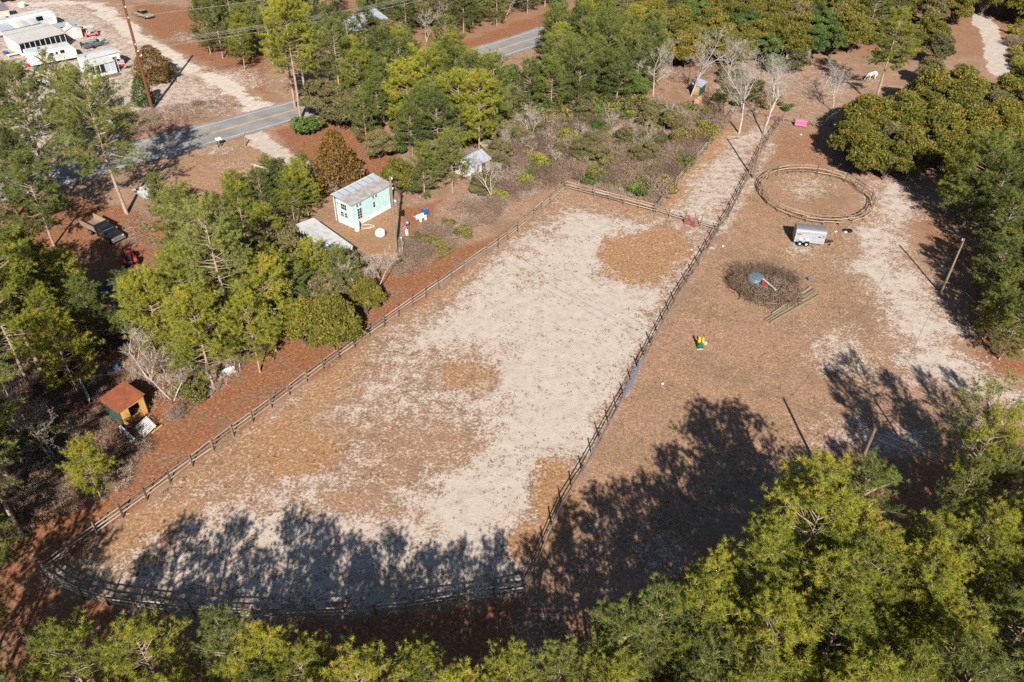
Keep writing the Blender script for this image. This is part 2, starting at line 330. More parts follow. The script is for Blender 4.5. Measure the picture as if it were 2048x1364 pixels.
for b in [(1690, 700, 65, 60, .62), (1600, 500, 34, 16, .55), (1615, 372, 46, 22, .62), (1580, 650, 60, 22, .25), (1790, 880, 90, 30, .5), (1680, 860, 60, 40, .4), (1310, 1110, 60, 50, .36), (1390, 640, 60, 18, .2), (1560, 600, 30, 12, .35), (1220, 1060, 60, 40, .3), (1090, 1250, 70, 50, .35), (60, 290, 55, 40, .6), (450, 160, 80, 26, .6), (430, 215, 60, 16, .5), (340, 130, 40, 22, .5), (230, 130, 50, 18, .55), (200, 55, 50, 22, .5), (480, 330, 60, 16, .3), (440, 300, 40, 10, .45), (420, 440, 60, 30, .35), (1480, 195, 60, 50, .35), (1620, 180, 80, 50, .3), (270, 190, 40, 26, .5), (100, 160, 60, 60, .5), (230, 110, 70, 40, .5), (330, 190, 80, 26, .5), (150, 45, 70, 14, .45), (370, 75, 30, 16, .4), (1735, 175, 60, 30, .2)]:
    sand = up_(sand, blob(*b[:4], .9, .9), b[4])
sand = up_(sand, strip([(500, 262), (525, 284), (560, 308), (600, 330), (650, 372)], 3.6), .95)
sand = up_(sand, strip([(1955, 20), (1972, 50), (1988, 85), (1993, 120), (2010, 150)], 4.4), 1.0)
sand = up_(sand, strip([(20, 238), (60, 268), (88, 305)], 3), .8)
lot = region([(-60, -20), (150, -20), (260, 60), (400, 140), (500, 215), (330, 235), (200, 290), (-60, 330)], 5, 2)
sand = up_(sand, lot, .6); litter = litter * (1 - .7 * lot)
# gravel drive of the trailer lot
gravel = up_(gravel, strip([(30, 12), (110, 6), (170, 4), (205, 18), (245, 52), (290, 84), (335, 108), (365, 140), (420, 152), (465, 182), (510, 210), (530, 225)], 4.4, 2.2, 1.1), .8)
gravel = up_(gravel, region([(130, 80), (230, 60), (260, 120), (240, 190), (150, 170)], 3, 2), .35)
# green winter moss / weeds
for b in [(330, 1185, 110, 26, .6), (790, 1165, 90, 40, .6), (1000, 1160, 50, 30, .3), (470, 1210, 120, 20, .4), (640, 830, 60, 30, .25), (940, 765, 40, 18, .35), (1540, 640, 80, 40, .25), (1460, 560, 40, 60, .3), (1300, 800, 50, 40, .25), (1620, 540, 80, 50, .22), (1260, 880, 50, 30, .2), (740, 480, 60, 30, .4), (400, 500, 60, 40, .3), (1350, 240, 60, 40, .25), (1290, 290, 60, 60, .3)]:
    green = up_(green, blob(*b[:4], 1.2, 1.2), b[4])
gz = -.03 + (vnoise(gx, gy, 2.2, 5) - .5) * .05 + np.where(pad > .3, 0, (vnoise(gx, gy, .9, 6) - .5) * .04)
nx, ny = len(gxs), len(gys); idx = np.arange(nx * ny).reshape(ny, nx)
gf = np.stack([idx[:-1, :-1], idx[:-1, 1:], idx[1:, 1:], idx[1:, :-1]], -1).reshape(-1, 4)

t = NT('ground'); co = t.n('NewGeometry').outputs['Position']
nf = t.noise(co, 3.6, 6, .72); nm = t.noise(co, .9, 5, .65); nl = t.noise(co, .17, 3, .5); ns = t.noise(co, 11, 3, .8)
def cover(a, lo=.36, hi=.6, amp=1.1):
    j = t.math('ADD', t.math('ADD', t.math('MULTIPLY', t.math('SUBTRACT', nf, .5), amp * 1.5), t.math('MULTIPLY', t.math('SUBTRACT', nm, .5), amp * 1.2)), t.math('MULTIPLY', t.math('SUBTRACT', ns, .5), amp * .8))
    return t.ss(t.math('ADD', t.attr(a), j), lo, hi)
tan_ = t.ramp(t.math('ADD', t.math('MULTIPLY', nf, .7), t.math('MULTIPLY', nm, .3)), [(.3, lin((100, 79, 65))), (.5, lin((142, 112, 91))), (.7, lin((176, 146, 123)))])
tan_ = t.mix(t.math('MULTIPLY', t.ss(nl, .45, .65), .5), tan_, lin((118, 98, 76)))
och = t.ramp(nf, [(.3, lin((104, 78, 54))), (.52, lin((148, 112, 80))), (.7, lin((180, 146, 112)))])
lit = t.ramp(t.math('ADD', t.math('MULTIPLY', nf, .65), t.math('MULTIPLY', ns, .35)), [(.32, lin((76, 50, 36))), (.5, lin((128, 84, 58))), (.66, lin((172, 124, 90)))])
lit = t.mix(t.math('MULTIPLY', t.ss(t.noise(co, .32, 4, .6), .46, .66), .6), lit, t.ramp(nf, [(.3, lin((70, 54, 42))), (.7, lin((150, 124, 100)))]))
snd = t.ramp(t.math('ADD', t.math('MULTIPLY', nm, .5), t.math('MULTIPLY', ns, .5)), [(.3, lin((144, 130, 117))), (.5, lin((173, 159, 146))), (.7, lin((188, 175, 163)))])
grv = t.ramp(t.math('ADD', t.math('MULTIPLY', nm, .5), t.math('MULTIPLY', ns, .5)), [(.3, lin((146, 132, 120))), (.6, lin((196, 182, 168)))])
grn = t.ramp(nf, [(.3, lin((58, 62, 36))), (.7, lin((116, 108, 66)))])
c = t.mix(cover('ochre', .3, .75), tan_, och); c = t.mix(cover('litter', .36, .66), c, lit); c = t.mix(cover('sand', .30, .72, 1.15), c, snd)
c = t.mix(cover('gravel', .4, .56, .6), c, grv); c = t.mix(t.math('MULTIPLY', cover('green', .35, .8), .6), c, grn)
# fine dark litter bits and small weeds lying on everything
spk = t.ss(t.noise(co, 5.5, 2, .6), .66, .74); c = t.mix(t.math('MULTIPLY', spk, .4), c, lin((86, 66, 46)))
fine = t.noise(co, 24, 2, .7); c = t.mix(.65, c, t.ramp(fine, [(.3, (.62, .6, .58, 1)), (.5, (1, 1, 1, 1)), (.7, (1.32, 1.3, 1.27, 1))]), 'MULTIPLY')
t.principled(c, .95, 0, .12, t.math('ADD', nf, t.math('MULTIPLY', ns, .5)), .55, .08)
me = np_mesh('ground', np.stack([gx, gy, gz], -1), gf, 'ground')
for nme, arr in (('sand', sand), ('ochre', ochre), ('litter', litter), ('green', green), ('gravel', gravel)):
    a = me.attributes.new(nme, 'FLOAT', 'POINT'); a.data.foreach_set('value', arr.astype(np.float32))
tag(link('ground', me), 'sandy brown ground with pine straw and dry grass', kind='structure')

# ------------------------------------------------------------------ road
def catmull(pts, n=14):
    p = [np.array(q, float) for q in pts]; p = [2 * p[0] - p[1]] + p + [2 * p[-1] - p[-2]]; out = []
    for i in range(1, len(p) - 2):
        for k in range(n):
            u = k / n; out.append(.5 * (2 * p[i] + (p[i + 1] - p[i - 1]) * u + (2 * p[i - 1] - 5 * p[i] + 4 * p[i + 1] - p[i + 2]) * u * u + (3 * p[i] - p[i - 1] - 3 * p[i + 1] + p[i + 2]) * u ** 3))
    out.append(p[-2]); return np.array(out)
ROAD = catmull([(-150, 25), (-110, 62), (-71, 99), (-51.9, 116), (-42.7, 124.2), (-20, 145.6), (-4.2, 161.8), (13, 181), (46, 220), (100, 290)])
rt = np.gradient(ROAD, axis=0); rt /= np.linalg.norm(rt, axis=1)[:, None]; rn = np.stack([-rt[:, 1], rt[:, 0]], -1)
def ribbon(name, a, b, z, mat, parent=None, jit=0.0):
    r = np.random.default_rng(3); ja = (r.random(len(ROAD)) - .5) * jit; jb = (r.random(len(ROAD)) - .5) * jit
    L = ROAD + rn * (a + ja)[:, None]; R = ROAD + rn * (b + jb)[:, None]; n = len(ROAD)
    v = np.concatenate([np.c_[L, np.full(n, z)], np.c_[R, np.full(n, z)]]); f = np.array([(i, i + n, i + n + 1, i + 1) for i in range(n - 1)])
    return link(name, np_mesh(name, v, f, mat), parent)
t = NT('asphalt'); co = t.n('NewGeometry').outputs['Position']; n1 = t.noise(co, 14, 4, .7); n2 = t.noise(co, .35, 4, .6)
t.principled(t.ramp(t.math('ADD', t.math('MULTIPLY', n1, .35), t.math('MULTIPLY', n2, .65)), [(.3, lin((104, 102, 100))), (.7, lin((146, 142, 138)))]), .9, 0, .2, n1, .3, .01)
plain('road_white', (196, 194, 188), .8, dirt=(160, 156, 150), var=.35, scale=3); plain('road_yellow', (206, 164, 84), .8, dirt=(160, 140, 110), var=.4, scale=3)
road = tag(ribbon('road', np.full(len(ROAD), 4.15), np.full(len(ROAD), -4.15), .028, 'asphalt', jit=.5), 'two-lane grey asphalt road', kind='structure')
for off in (3.25, -3.25): ribbon('edge_line', np.full(len(ROAD), off + .06), np.full(len(ROAD), off - .06), .034, 'road_white', road)
for off in (.13, -.13): ribbon('centre_line', np.full(len(ROAD), off + .055), np.full(len(ROAD), off - .055), .034, 'road_yellow', road)
def keep_off(x, y): return min(np.hypot(ROAD[:, 0] - x, ROAD[:, 1] - y)) > 5.2
# ------------------------------------------------------------------ tree and shrub shapes
def unit(v): return v / (np.linalg.norm(v, axis=-1, keepdims=True) + 1e-9)
def blades(r, p, d, n, ln, wd, spread, tint):
    """n thin tapering blades at every point p, about the direction d"""
    k = len(p); pp = np.repeat(p, n, 0); dd = np.repeat(d, n, 0); dirs = unit(dd + r.normal(0, spread, (k * n, 3)))
    side = unit(np.cross(dirs, r.normal(0, 1, (k * n, 3)))); L = ln * r.uniform(.7, 1.25, (k * n, 1)); w = wd * r.uniform(.7, 1.3, (k * n, 1))
    v = np.stack([pp - side * w / 2, pp + side * w / 2, pp + dirs * L], 1).reshape(-1, 3)
    return v, np.arange(len(v)).reshape(-1, 3), np.repeat(np.repeat(tint, n) + r.normal(0, .07, k * n), 3)
def leaves(r, p, size, tint, up=.5, flat=None):
    """one four-cornered leaf spray at every point"""
    k = len(p); nrm = unit(r.normal(0, 1, (k, 3)) + np.array([0, 0, up]) + (0 if flat is None else flat)); a = unit(np.cross(nrm, r.normal(0, 1, (k, 3)))); b = np.cross(nrm, a)
    s = size * r.uniform(.6, 1.35, (k, 1)); q = s * r.uniform(.5, .8, (k, 1))
    v = np.stack([p - a * s, p - b * q * .9, p + a * s, p + b * q], 1).reshape(-1, 3); i = np.arange(k) * 4
    f = np.concatenate([np.stack([i, i + 1, i + 2], -1), np.stack([i, i + 2, i + 3], -1)])
    return v, f, np.repeat(tint + r.normal(0, .07, k), 4)
class Sticks:
    """limbs: thin tapered prisms gathered into one mesh"""
    def __init__(s, n=4): s.v = []; s.f = []; s.n = n; s.c = 0
    def limb(s, pts, rad, n=None):
        n = n or s.n; pts = np.asarray(pts, float); rad = np.asarray(rad, float); t = np.gradient(pts, axis=0); t = unit(t)
        ref = np.array([1.0, 0, 0]) if abs(t[0, 0]) < .8 else np.array([0, 1.0, 0])
        a = unit(np.cross(t, ref)); b = np.cross(t, a); ang = np.arange(n) * 2 * math.pi / n
        ring = pts[:, None] + (a[:, None] * np.cos(ang)[None, :, None] + b[:, None] * np.sin(ang)[None, :, None]) * rad[:, None, None]
        s.v.append(ring.reshape(-1, 3)); m = len(pts)
        i, k = np.meshgrid(np.arange(m - 1), np.arange(n), indexing='ij'); i = i.ravel(); k = k.ravel(); k2 = (k + 1) % n
        s.f.append(np.stack([i * n + k, i * n + k2, (i + 1) * n + k2, (i + 1) * n + k], -1) + s.c); s.c += m * n
    def mesh(s, name, mat, tint=None):
        return np_mesh(name, np.concatenate(s.v), np.concatenate(s.f), mat, None if tint is None else np.full(s.c, tint) + RNG.normal(0, .15, s.c))
def merge(parts):
    v, f, t, o = [], [], [], 0
    for a, b, c in parts: v.append(a); f.append(b + o); t.append(c); o += len(a)
    return np.concatenate(v), np.concatenate(f), np.concatenate(t)
def pine(seed, h, r0, cb, nbr, mat='pine_needles', tuft=11, sub=4, ln=.30, lean=.03, gap=0.0, wd=.05):
    r = np.random.default_rng(seed); st = Sticks(4); m = 9; zz = np.linspace(0, h * .985, m)
    bend = np.cumsum(r.normal(0, lean * h / m, (m, 2)), 0) * .6; trunk = np.c_[bend, zz]; trunk[0, :2] = 0; trunk[0, 2] = -.15
    st.limb(trunk, np.maximum(.014 * h * (1 - zz / h) ** .8, .025), 7)
    tp, td, tt = [], [], []
    def tufts(a, b, k, lo, tone):
        u = np.linspace(lo, 1, k)[:, None]; p = a + (b - a) * u + r.normal(0, .1, (k, 3)); d = unit((b - a)[None] + np.array([0, 0, .45 * np.linalg.norm(b - a)]))
        tp.append(p); td.append(np.repeat(d, k, 0)); tt.append(np.full(k, tone) + r.normal(0, .1, k))
    az = r.uniform(0, 7)
    for i in range(nbr):
        t = (i + .5) / nbr; t = t ** .9; z = h * (cb + (1 - cb) * t * .97); az += 2.4 + r.normal(0, .5)
        if r.random() < gap: continue
        prof = math.sqrt(max(0.05, 1 - ((t - .3) / .74) ** 2)) * (.75 + .25 * min(1, t / .2)); L = r0 * prof * r.uniform(.7, 1.12)
        el = math.radians(-4 + 58 * t ** 1.3 + r.normal(0, 7)); d = np.array([math.cos(az) * math.cos(el), math.sin(az) * math.cos(el), math.sin(el)])
        a = np.array([np.interp(z, trunk[:, 2], trunk[:, k]) for k in range(3)]); b = a + d * L + np.array([0, 0, .1 * L]); mid = a + d * L * .5 + np.array([0, 0, -.03 * L])
        st.limb([a, mid, b], [.012 + .016 * L, .01 + .009 * L, .008], 3); tone = .46 + .2 * (t - .5) + r.normal(0, .09)
        tufts(mid, b, max(2, int(L * 1.9)), .25, tone)
        for k in range(sub + int(L > 1.6)):
            u = r.uniform(.3, .95); q = a + (b - a) * u; w = unit(d + r.normal(0, .62, 3) * np.array([1, 1, .55]) + np.array([0, 0, .16])); l2 = L * r.uniform(.28, .5) * (1.15 - .4 * u) + .25
            e = q + w * l2; st.limb([q, e], [.012, .005], 3); tufts(q, e, max(2, int(l2 * 3.1)), .3, tone + r.normal(0, .06))
    p, d, tt = np.concatenate(tp), np.concatenate(td), np.concatenate(tt)
    v, f, tn = blades(r, p, d * .8, tuft, ln, wd, .75, tt)
    return dict(trunk=st.mesh('trunk', 'pine_bark'), crown=np_mesh('crown', v, f, mat, tn), h=h, r=r0, cb=cb)
def oak(seed, h, r0, cb, lobes, per, mat='oak_leaves', size=.17, flat=.7, bk='oak_bark'):
    r = np.random.default_rng(seed); st = Sticks(5); fork = h * cb * .75; st.limb([(0, 0, -.15), (r.normal(0, .1), r.normal(0, .1), fork * .5), (0, 0, fork)], [.03 * h, .024 * h, .02 * h], 7)
    P_, T_ = [], []
    for i in range(lobes):
        a = r.uniform(0, 2 * math.pi); q = math.sqrt(r.uniform(.02, 1)); rr = r0 * .74 * q; top = math.sqrt(max(0, 1 - (q * .92) ** 2))
        c = np.array([rr * math.cos(a), rr * math.sin(a), h * cb + (h * (1 - cb)) * (.1 + .74 * top * r.uniform(.5, 1.05))]); s = r0 * r.choice([.13, .18, .24, .34]) * r.uniform(.85, 1.15)
        st.limb([(0, 0, fork), (c * np.array([.5, .5, 1]) * np.array([1, 1, .8])), c], [.011 * h, .006 * h, .012], 3)
        d = unit(r.normal(0, 1, (per, 3))); d[:, 2] = np.where(d[:, 2] < -.25, -d[:, 2] * .6, d[:, 2]); rad = s * (1 - .35 * r.random(per) ** 2)[:, None] * (1 + .22 * np.sin(d[:, :1] * 7 + i) * np.cos(d[:, 1:2] * 6))
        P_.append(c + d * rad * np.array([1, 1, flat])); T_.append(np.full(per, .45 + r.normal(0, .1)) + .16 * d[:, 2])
    P_, T_ = np.concatenate(P_), np.concatenate(T_); v, f, tn = leaves(r, P_, size, T_, .5)
    return dict(trunk=st.mesh('trunk', bk), crown=np_mesh('crown', v, f, mat, tn), h=h, r=r0, cb=cb)
def cedar(seed, h, r0, mat, n=5200, size=.14, cb=.06):
    r = np.random.default_rng(seed); st = Sticks(5); st.limb([(0, 0, -.1), (0, 0, h * .9)], [.018 * h, .02], 6)
    z = cb + (1 - cb) * r.random(n) ** 1.25; a = r.uniform(0, 2 * math.pi, n)
    rag = 1 + .16 * np.sin(a * 5 + z * 19) + .12 * np.sin(a * 9 - z * 31) + r.normal(0, .06, n)
    R = r0 * np.minimum(1, (1.04 - z) * 1.55) ** .75 * (.6 + .4 * np.minimum(1, z / .16)) * rag * (1 - .4 * r.random(n) ** 3)
    p = np.stack([R * np.cos(a), R * np.sin(a), z * h], -1); v, f, tn = leaves(r, p, size, .5 + .3 * (rag - 1) + r.normal(0, .1, n), .9)
    for i in range(26):
        zz = r.uniform(.1, .85); aa = r.uniform(0, 7); st.limb([(0, 0, zz * h), (r0 * .7 * (1 - zz) * math.cos(aa), r0 * .7 * (1 - zz) * math.sin(aa), zz * h + .2)], [.03, .01], 3)
    return dict(trunk=st.mesh('trunk', 'oak_bark'), crown=np_mesh('crown', v, f, mat, tn), h=h, r=r0, cb=cb)
def bare(seed, h, spread=.5, levels=4, bk='pale_bark', stems=1, kids=(4, 4, 4, 3)):
    r = np.random.default_rng(seed); st = Sticks(5); tw = Sticks(3); ext = []
    def grow(p, d, L, rad, lv):
        n = 4; pts = [p]
        for k in range(n - 1): d = unit(d + r.normal(0, .09, 3) + np.array([0, 0, .05])); pts.append(pts[-1] + d * L / (n - 1))
        rads = np.linspace(rad, rad * .5, n); (st if lv < 2 else tw).limb(pts, rads, 6 if lv == 0 else 4 if lv == 1 else 3); ext.append(pts[-1])
        if lv >= levels: return
        for k in range(kids[min(lv, len(kids) - 1)] + int(r.random() < .5)):
            u = r.uniform(.35, 1) if lv else r.uniform(.34, 1); q = np.array([np.interp(u * (n - 1), range(n), np.array(pts)[:, c]) for c in range(3)])
            w = unit(d + r.normal(0, spread, 3) * np.array([1, 1, .6]) + np.array([0, 0, .15])); grow(q, w, L * r.uniform(.42, .68), max(rad * .48 * (1.25 - .5 * u), .011), lv + 1)
    for s_ in range(stems):
        d = unit(np.array([r.normal(0, .05 + .29 * (stems > 1)), r.normal(0, .05 + .29 * (stems > 1)), 1])); grow(np.array([r.normal(0, .2 * (stems > 1)), r.normal(0, .2 * (stems > 1)), -.1]), d, h * .55, h * .0125, 0)
    e = np.array(ext); k = h / max(1, e[:, 2].max())
    for S in (st, tw): S.v = [v * k for v in S.v]
    return dict(trunk=st.mesh('trunk', bk), crown=tw.mesh('crown', bk), h=h, r=float(np.hypot(e[:, 0], e[:, 1]).max() * k), cb=.4)
def bush(seed, h, r0, mat, lobes=7, per=190, size=.11):
    r = np.random.default_rng(seed); P_, T_ = [], []; st = Sticks(3)
    for i in range(lobes):
        a = r.uniform(0, 7); q = r0 * .62 * math.sqrt(r.random()); s = r0 * r.uniform(.34, .55); c = np.array([q * math.cos(a), q * math.sin(a), max(s * .6, h - s * .9 - r.uniform(0, .45) * h)])
        st.limb([(c[0] * .2, c[1] * .2, -.05), c], [.03, .012]); d = unit(r.normal(0, 1, (per, 3))); d[:, 2] = np.abs(d[:, 2]) * np.where(r.random(per) < .25, -.5, 1)
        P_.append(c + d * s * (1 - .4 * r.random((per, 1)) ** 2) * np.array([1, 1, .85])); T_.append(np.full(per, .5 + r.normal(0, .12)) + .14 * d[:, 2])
    P_ = np.concatenate(P_); P_[:, 2] = np.maximum(P_[:, 2], .03); v, f, tn = leaves(r, P_, size, np.concatenate(T_), .5)
    return dict(stem=st.mesh('stem', 'oak_bark'), foliage=np_mesh('foliage', v, f, mat, tn), h=h, r=r0, cb=0)
def twig_bush(seed, h, r0, n=260, mat='twigs'):
    r = np.random.default_rng(seed); st = Sticks(3); tw = []
    for i in range(n):
        a = r.uniform(0, 7); q = r0 * .45 * math.sqrt(r.random()); p = np.array([q * math.cos(a), q * math.sin(a), 0]); d = unit(np.array([math.cos(a) * r.uniform(0, .9), math.sin(a) * r.uniform(0, .9), 1]) + r.normal(0, .3, 3)); L = h * r.uniform(.5, 1.1)
        m = p + d * L * .55; e = m + unit(d + r.normal(0, .35, 3)) * L * .5; e[2] = max(e[2], .1); st.limb([p, m, e], [.016, .011, .005]); tw.append(m); tw.append(e)
    p = np.array(tw); v, f, tn = blades(r, p, np.tile([0, 0, .5], (len(p), 1)), 7, .38 * min(1, h / 1.4), .022, .8, np.full(len(p), .5))
    return dict(stem=st.mesh('stem', 'twigs', .5), foliage=np_mesh('foliage', v, f, mat, tn), h=h, r=r0, cb=0)
SHAPES = {
    'pine_near': [pine(100 + i, 12.0 + .5 * (i % 3), 2.3 + .14 * (i % 4), .42, 55, ['pine_needles', 'pine_needles', 'pine_needles', 'pine_needles', 'pine_needles', 'pine_needles_dark'][i], tuft=32, sub=5, ln=.27, wd=.032, gap=.06) for i in range(6)],
    'pine_tall': [pine(120 + i, 16.0 + i % 2, 3.3, .45, 58, 'pine_needles_pale' if i % 2 else 'pine_needles', 22, 6, .33, .04, .08, .042) for i in range(4)],
    'pine_open': [pine(140 + i, 18.0, 4.7, .34, 72, 'pine_needles_pale', 20, 6, .36, .06, .12, .045) for i in range(3)],
    'pine_mid': [pine(160 + i, 10.5 + i % 3, 3.2, .28, 60, 'pine_needles' if i % 2 else 'pine_needles_dark', 24, 6, .33, .04, .05, .044) for i in range(4)],
    'pine_dark': [pine(180 + i, 11.5, 3.1, .16, 64, 'pine_needles_dark', 24, 6, .33, .03, 0, .044) for i in range(3)],
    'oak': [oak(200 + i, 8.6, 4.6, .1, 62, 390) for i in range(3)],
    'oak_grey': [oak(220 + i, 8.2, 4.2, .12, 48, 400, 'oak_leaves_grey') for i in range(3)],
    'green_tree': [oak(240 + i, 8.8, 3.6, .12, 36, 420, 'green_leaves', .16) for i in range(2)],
    'cedar': [cedar(260, 8.8, 3.1, 'cedar_leaves', 8000), cedar(261, 6.6, 3.3, 'cedar_leaves', 8000)],
    'holly': [cedar(270, 5.2, 1.7, 'green_leaves', 3600, .12)],
    'bare': [bare(300 + i, 12.5, .74, 5, kids=(7, 4, 4, 3, 3)) for i in range(4)],
    'bare_grey': [bare(320 + i, 7.5, .65, 5, 'dead_wood', 2, (3, 4, 3, 3, 3)) for i in range(3)],
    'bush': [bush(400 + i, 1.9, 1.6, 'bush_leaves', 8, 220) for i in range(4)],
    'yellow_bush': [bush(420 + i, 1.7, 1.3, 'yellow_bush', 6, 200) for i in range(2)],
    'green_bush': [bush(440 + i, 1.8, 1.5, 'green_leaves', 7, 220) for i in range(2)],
    'pine_sparse': [pine(150, 14.0, 3.3, .5, 34, 'pine_needles_pale', 12, 5, .36, .02, .2, .04)],
    'dark_bramble': [twig_bush(480 + i, 1.7, 1.7, 230, 'dark_twigs') for i in range(2)],
    'twig_bush': [twig_bush(460 + i, 1.7, 1.7) for i in range(4)],
}
KIND_NAME = dict(pine_sparse='pine_tree', dark_bramble='bramble_bush', pine_near='pine_tree', pine_tall='pine_tree', pine_open='pine_tree', pine_mid='pine_tree', pine_dark='pine_tree', oak='oak_tree', oak_grey='oak_tree', green_tree='evergreen_tree', cedar='cedar_tree', holly='holly_tree', bare='bare_tree', bare_grey='bare_tree', bush='bush', yellow_bush='bush', green_bush='bush', twig_bush='bramble_bush')
KIND_CAT = dict(pine_tree='pine', oak_tree='oak', evergreen_tree='tree', cedar_tree='cedar', holly_tree='holly', bare_tree='bare tree', bush='bush', bramble_bush='bramble')
TREES = []
def plant(kind, x, y, s=1.0, label='', group=None, var=None, rz=None, sz=None, rng=RNG):
    """a tree or shrub: an Empty at its foot with the shape's parts below it"""
    L = SHAPES[kind]; sh = L[int(rng.integers(len(L))) if var is None else var]; nm = KIND_NAME[kind]
    o = thing(nm, label, KIND_CAT[nm], (x, y, -.02), float(rng.uniform(0, 6.28)) if rz is None else rz, group); o.scale = (s, s, s if sz is None else sz)
    for part in ('trunk', 'crown', 'stem', 'foliage'):
        if part in sh:
            c = bpy.data.objects.new(part, sh[part]); COL.objects.link(c); c.parent = o
    TREES.append((x, y, sh['h'] * (s if sz is None else sz), sh['r'] * s)); return o
def crown_px(kind, x, y, s):
    sh = SHAPES[kind][0]; h, r = sh['h'] * s, sh['r'] * s; q = []
    for z in (max(sh['cb'], .1) * h, .6 * h, .8 * h, h):
        rr = r * (.9 if z < .7 * h else .65 if z < .95 * h else .15)
        q += [(x + rr * math.cos(a), y + rr * math.sin(a), z) for a in np.arange(0, 6.28, .9)]
    q += [(x, y, z) for z in np.linspace(0, h, 6)]
    return PX(np.array(q))
def in_frame(kind, x, y, s):
    q = crown_px(kind, x, y, s); h = SHAPES[kind][0]['h'] * s; k = h / math.tan(SUN_EL)
    q = np.concatenate([q, PX(np.array([(x + u * k * math.sin(SHADOW_AZ), y + u * k * math.cos(SHADOW_AZ), 0) for u in (.5, .75, .95)]))])
    return bool(((q[:, 0] > -10) & (q[:, 0] < 2058) & (q[:, 1] > -10) & (q[:, 1] < 1374)).any())
# pixel rectangles of the photograph that stay free of tree crowns
CLEAR = [(190, 755, 305, 885), (160, 405, 262, 495), (228, 498, 296, 545), (655, 345, 800, 480), (645, 447, 702, 480), (0, 0, 250, 165), (330, 215, 545, 330), (940, 60, 1080, 112), (505, 255, 560, 310), (420, 150, 540, 215),
         (938, 318, 968, 345), (692, 32, 724, 54), (262, 375, 322, 405), (1385, 160, 1425, 215), (1570, 225, 1630, 262), (1715, 130, 1760, 165), (1500, 335, 1690, 480), (1960, 40, 2010, 130), (222, 120, 380, 215), (214, 552, 244, 582)]
padw, lanew = W(PADDOCK), W([(1312, 424), (1467, 227), (1564, 241), (1434, 463)])
SUNNY = [P(243, 790, 2.2), P(262, 815, 1.0), P(280, 855, .4), P(250, 850, .5), P(212, 455, 1), P(235, 475, .8), P(690, 395, 3.3), P(730, 400, 3.3), P(715, 440, 1), P(745, 425, 1), P(1620, 465, 1.5), P(291, 393, .5)]
def sunlit(kind, x, y, s):
    sh = SHAPES[kind][0]; h, r, lo = sh['h'] * s, sh['r'] * s, sh['cb'] * sh['h'] * s
    for S in SUNNY:
        for z in np.linspace(lo, h, 6):
            k = (z - S.z) / math.tan(SUN_EL)
            if k > 0 and math.hypot(S.x - k * math.sin(SHADOW_AZ) - x, S.y - k * math.cos(SHADOW_AZ) - y) < r * (.95 if z < .7 * h else .7): return False
    return True
def free(kind, x, y, s, extra=()):
    if not sunlit(kind, x, y, s): return False
    q = crown_px(kind, x, y, s)
    for a, b, c, d in list(CLEAR) + list(extra):
        if ((q[:, 0] > a) & (q[:, 0] < c) & (q[:, 1] > b) & (q[:, 1] < d)).any(): return False
    return True
def scatter(poly, gap, seed, world=False):
    """evenly random points in a polygon (pixels unless world), no two closer than gap"""
    w = poly if world else W(poly); a = np.array(w); r = np.random.default_rng(seed); lo, hi = a.min(0), a.max(0); out = []
    n = int((hi - lo).prod() / gap ** 2 * 9)
    c = r.uniform(lo, hi, (n, 2)); c = c[sdist(w, c[:, 0], c[:, 1]) > 0]
    for p in c:
        if all((p[0] - q[0]) ** 2 + (p[1] - q[1]) ** 2 > gap * gap for q in out): out.append((float(p[0]), float(p[1])))
    return out
def grove(poly, gap, seed, kinds, label, group, smin=.85, smax=1.15, world=False, extra=(), road=True, occupied=True):
    r = np.random.default_rng(seed + 1); n = 0
    for x, y in scatter(poly, gap, seed, world):
        k = kinds[int(r.integers(len(kinds)))]; s = float(r.uniform(smin, smax))
        if road and not keep_off(x, y): continue
        if not in_frame(k, x, y, s) or not free(k, x, y, s, extra): continue
        if occupied and any((x - a) ** 2 + (y - b) ** 2 < (gap * .7) ** 2 for a, b, _, _ in TREES): continue
        plant(k, x, y, s, label[k] if isinstance(label, dict) else label, group[k] if isinstance(group, dict) else group, rng=r); n += 1
    return n
def one(kind, bx, by, h, label, group=None, var=None, rz=None, wide=1.0):
    """a single tree whose foot is at pixel bx,by and whose height is h metres"""
    p = P(bx, by); sh = SHAPES[kind][var or 0]; s = h / sh['h']; return plant(kind, p.x, p.y, s * wide, label, group, var or 0, rz, sz=s)

def by_shadow(kind, tx, ty, h, label, group=None, var=0, wide=1.0):
    """a tree of height h whose shadow ends at pixel tx,ty on the ground"""
    q = P(tx, ty); k = h / math.tan(SUN_EL); sh = SHAPES[kind][var]; s = h / sh['h']; return plant(kind, q.x - k * math.sin(SHADOW_AZ), q.y - k * math.cos(SHADOW_AZ), s * wide, label, group, var, sz=s)
# ------------------------------------------------------------------ trees and shrubs of the place
# single trees one can tell apart
TL = 'tall pines between the road and the truck yard'
one('pine_open', 254, 428, 18.4, 'tall open-crowned pine rooted beside the stripped white boat', None, 0, .4)
one('pine_open', 119, 411, 17.6, 'tall open-crowned pine beside the road, behind the flatbed truck', None, 1, 2.0)
one('pine_open', 35, 431, 18.0, 'tall dark-trunked pine at the end of the truck yard by the road', None, 2, 1.0, .9)
one('pine_tall', 75, 306, 13.0, 'thin pine on the trailer lot side of the road beside a sandy track', None, 1, 1.0)
one('pine_tall', 140, 262, 12.0, 'thin grey-green pine growing in front of the white trailers', None, 3, 2.0, .8)
one('pine_mid', 205, 300, 9.0, 'scrubby pine on the verge below the tall red-brown power pole', None, 1, 2.6)
one('pine_mid', 400, 560, 11.0, 'crooked pine with bare lower limbs between the truck yard and the white trailer', None, 0, 1.2)
one('pine_mid', 340, 470, 8.0, 'small pale pine beside the stripped white boat', None, 2, .2, .8)
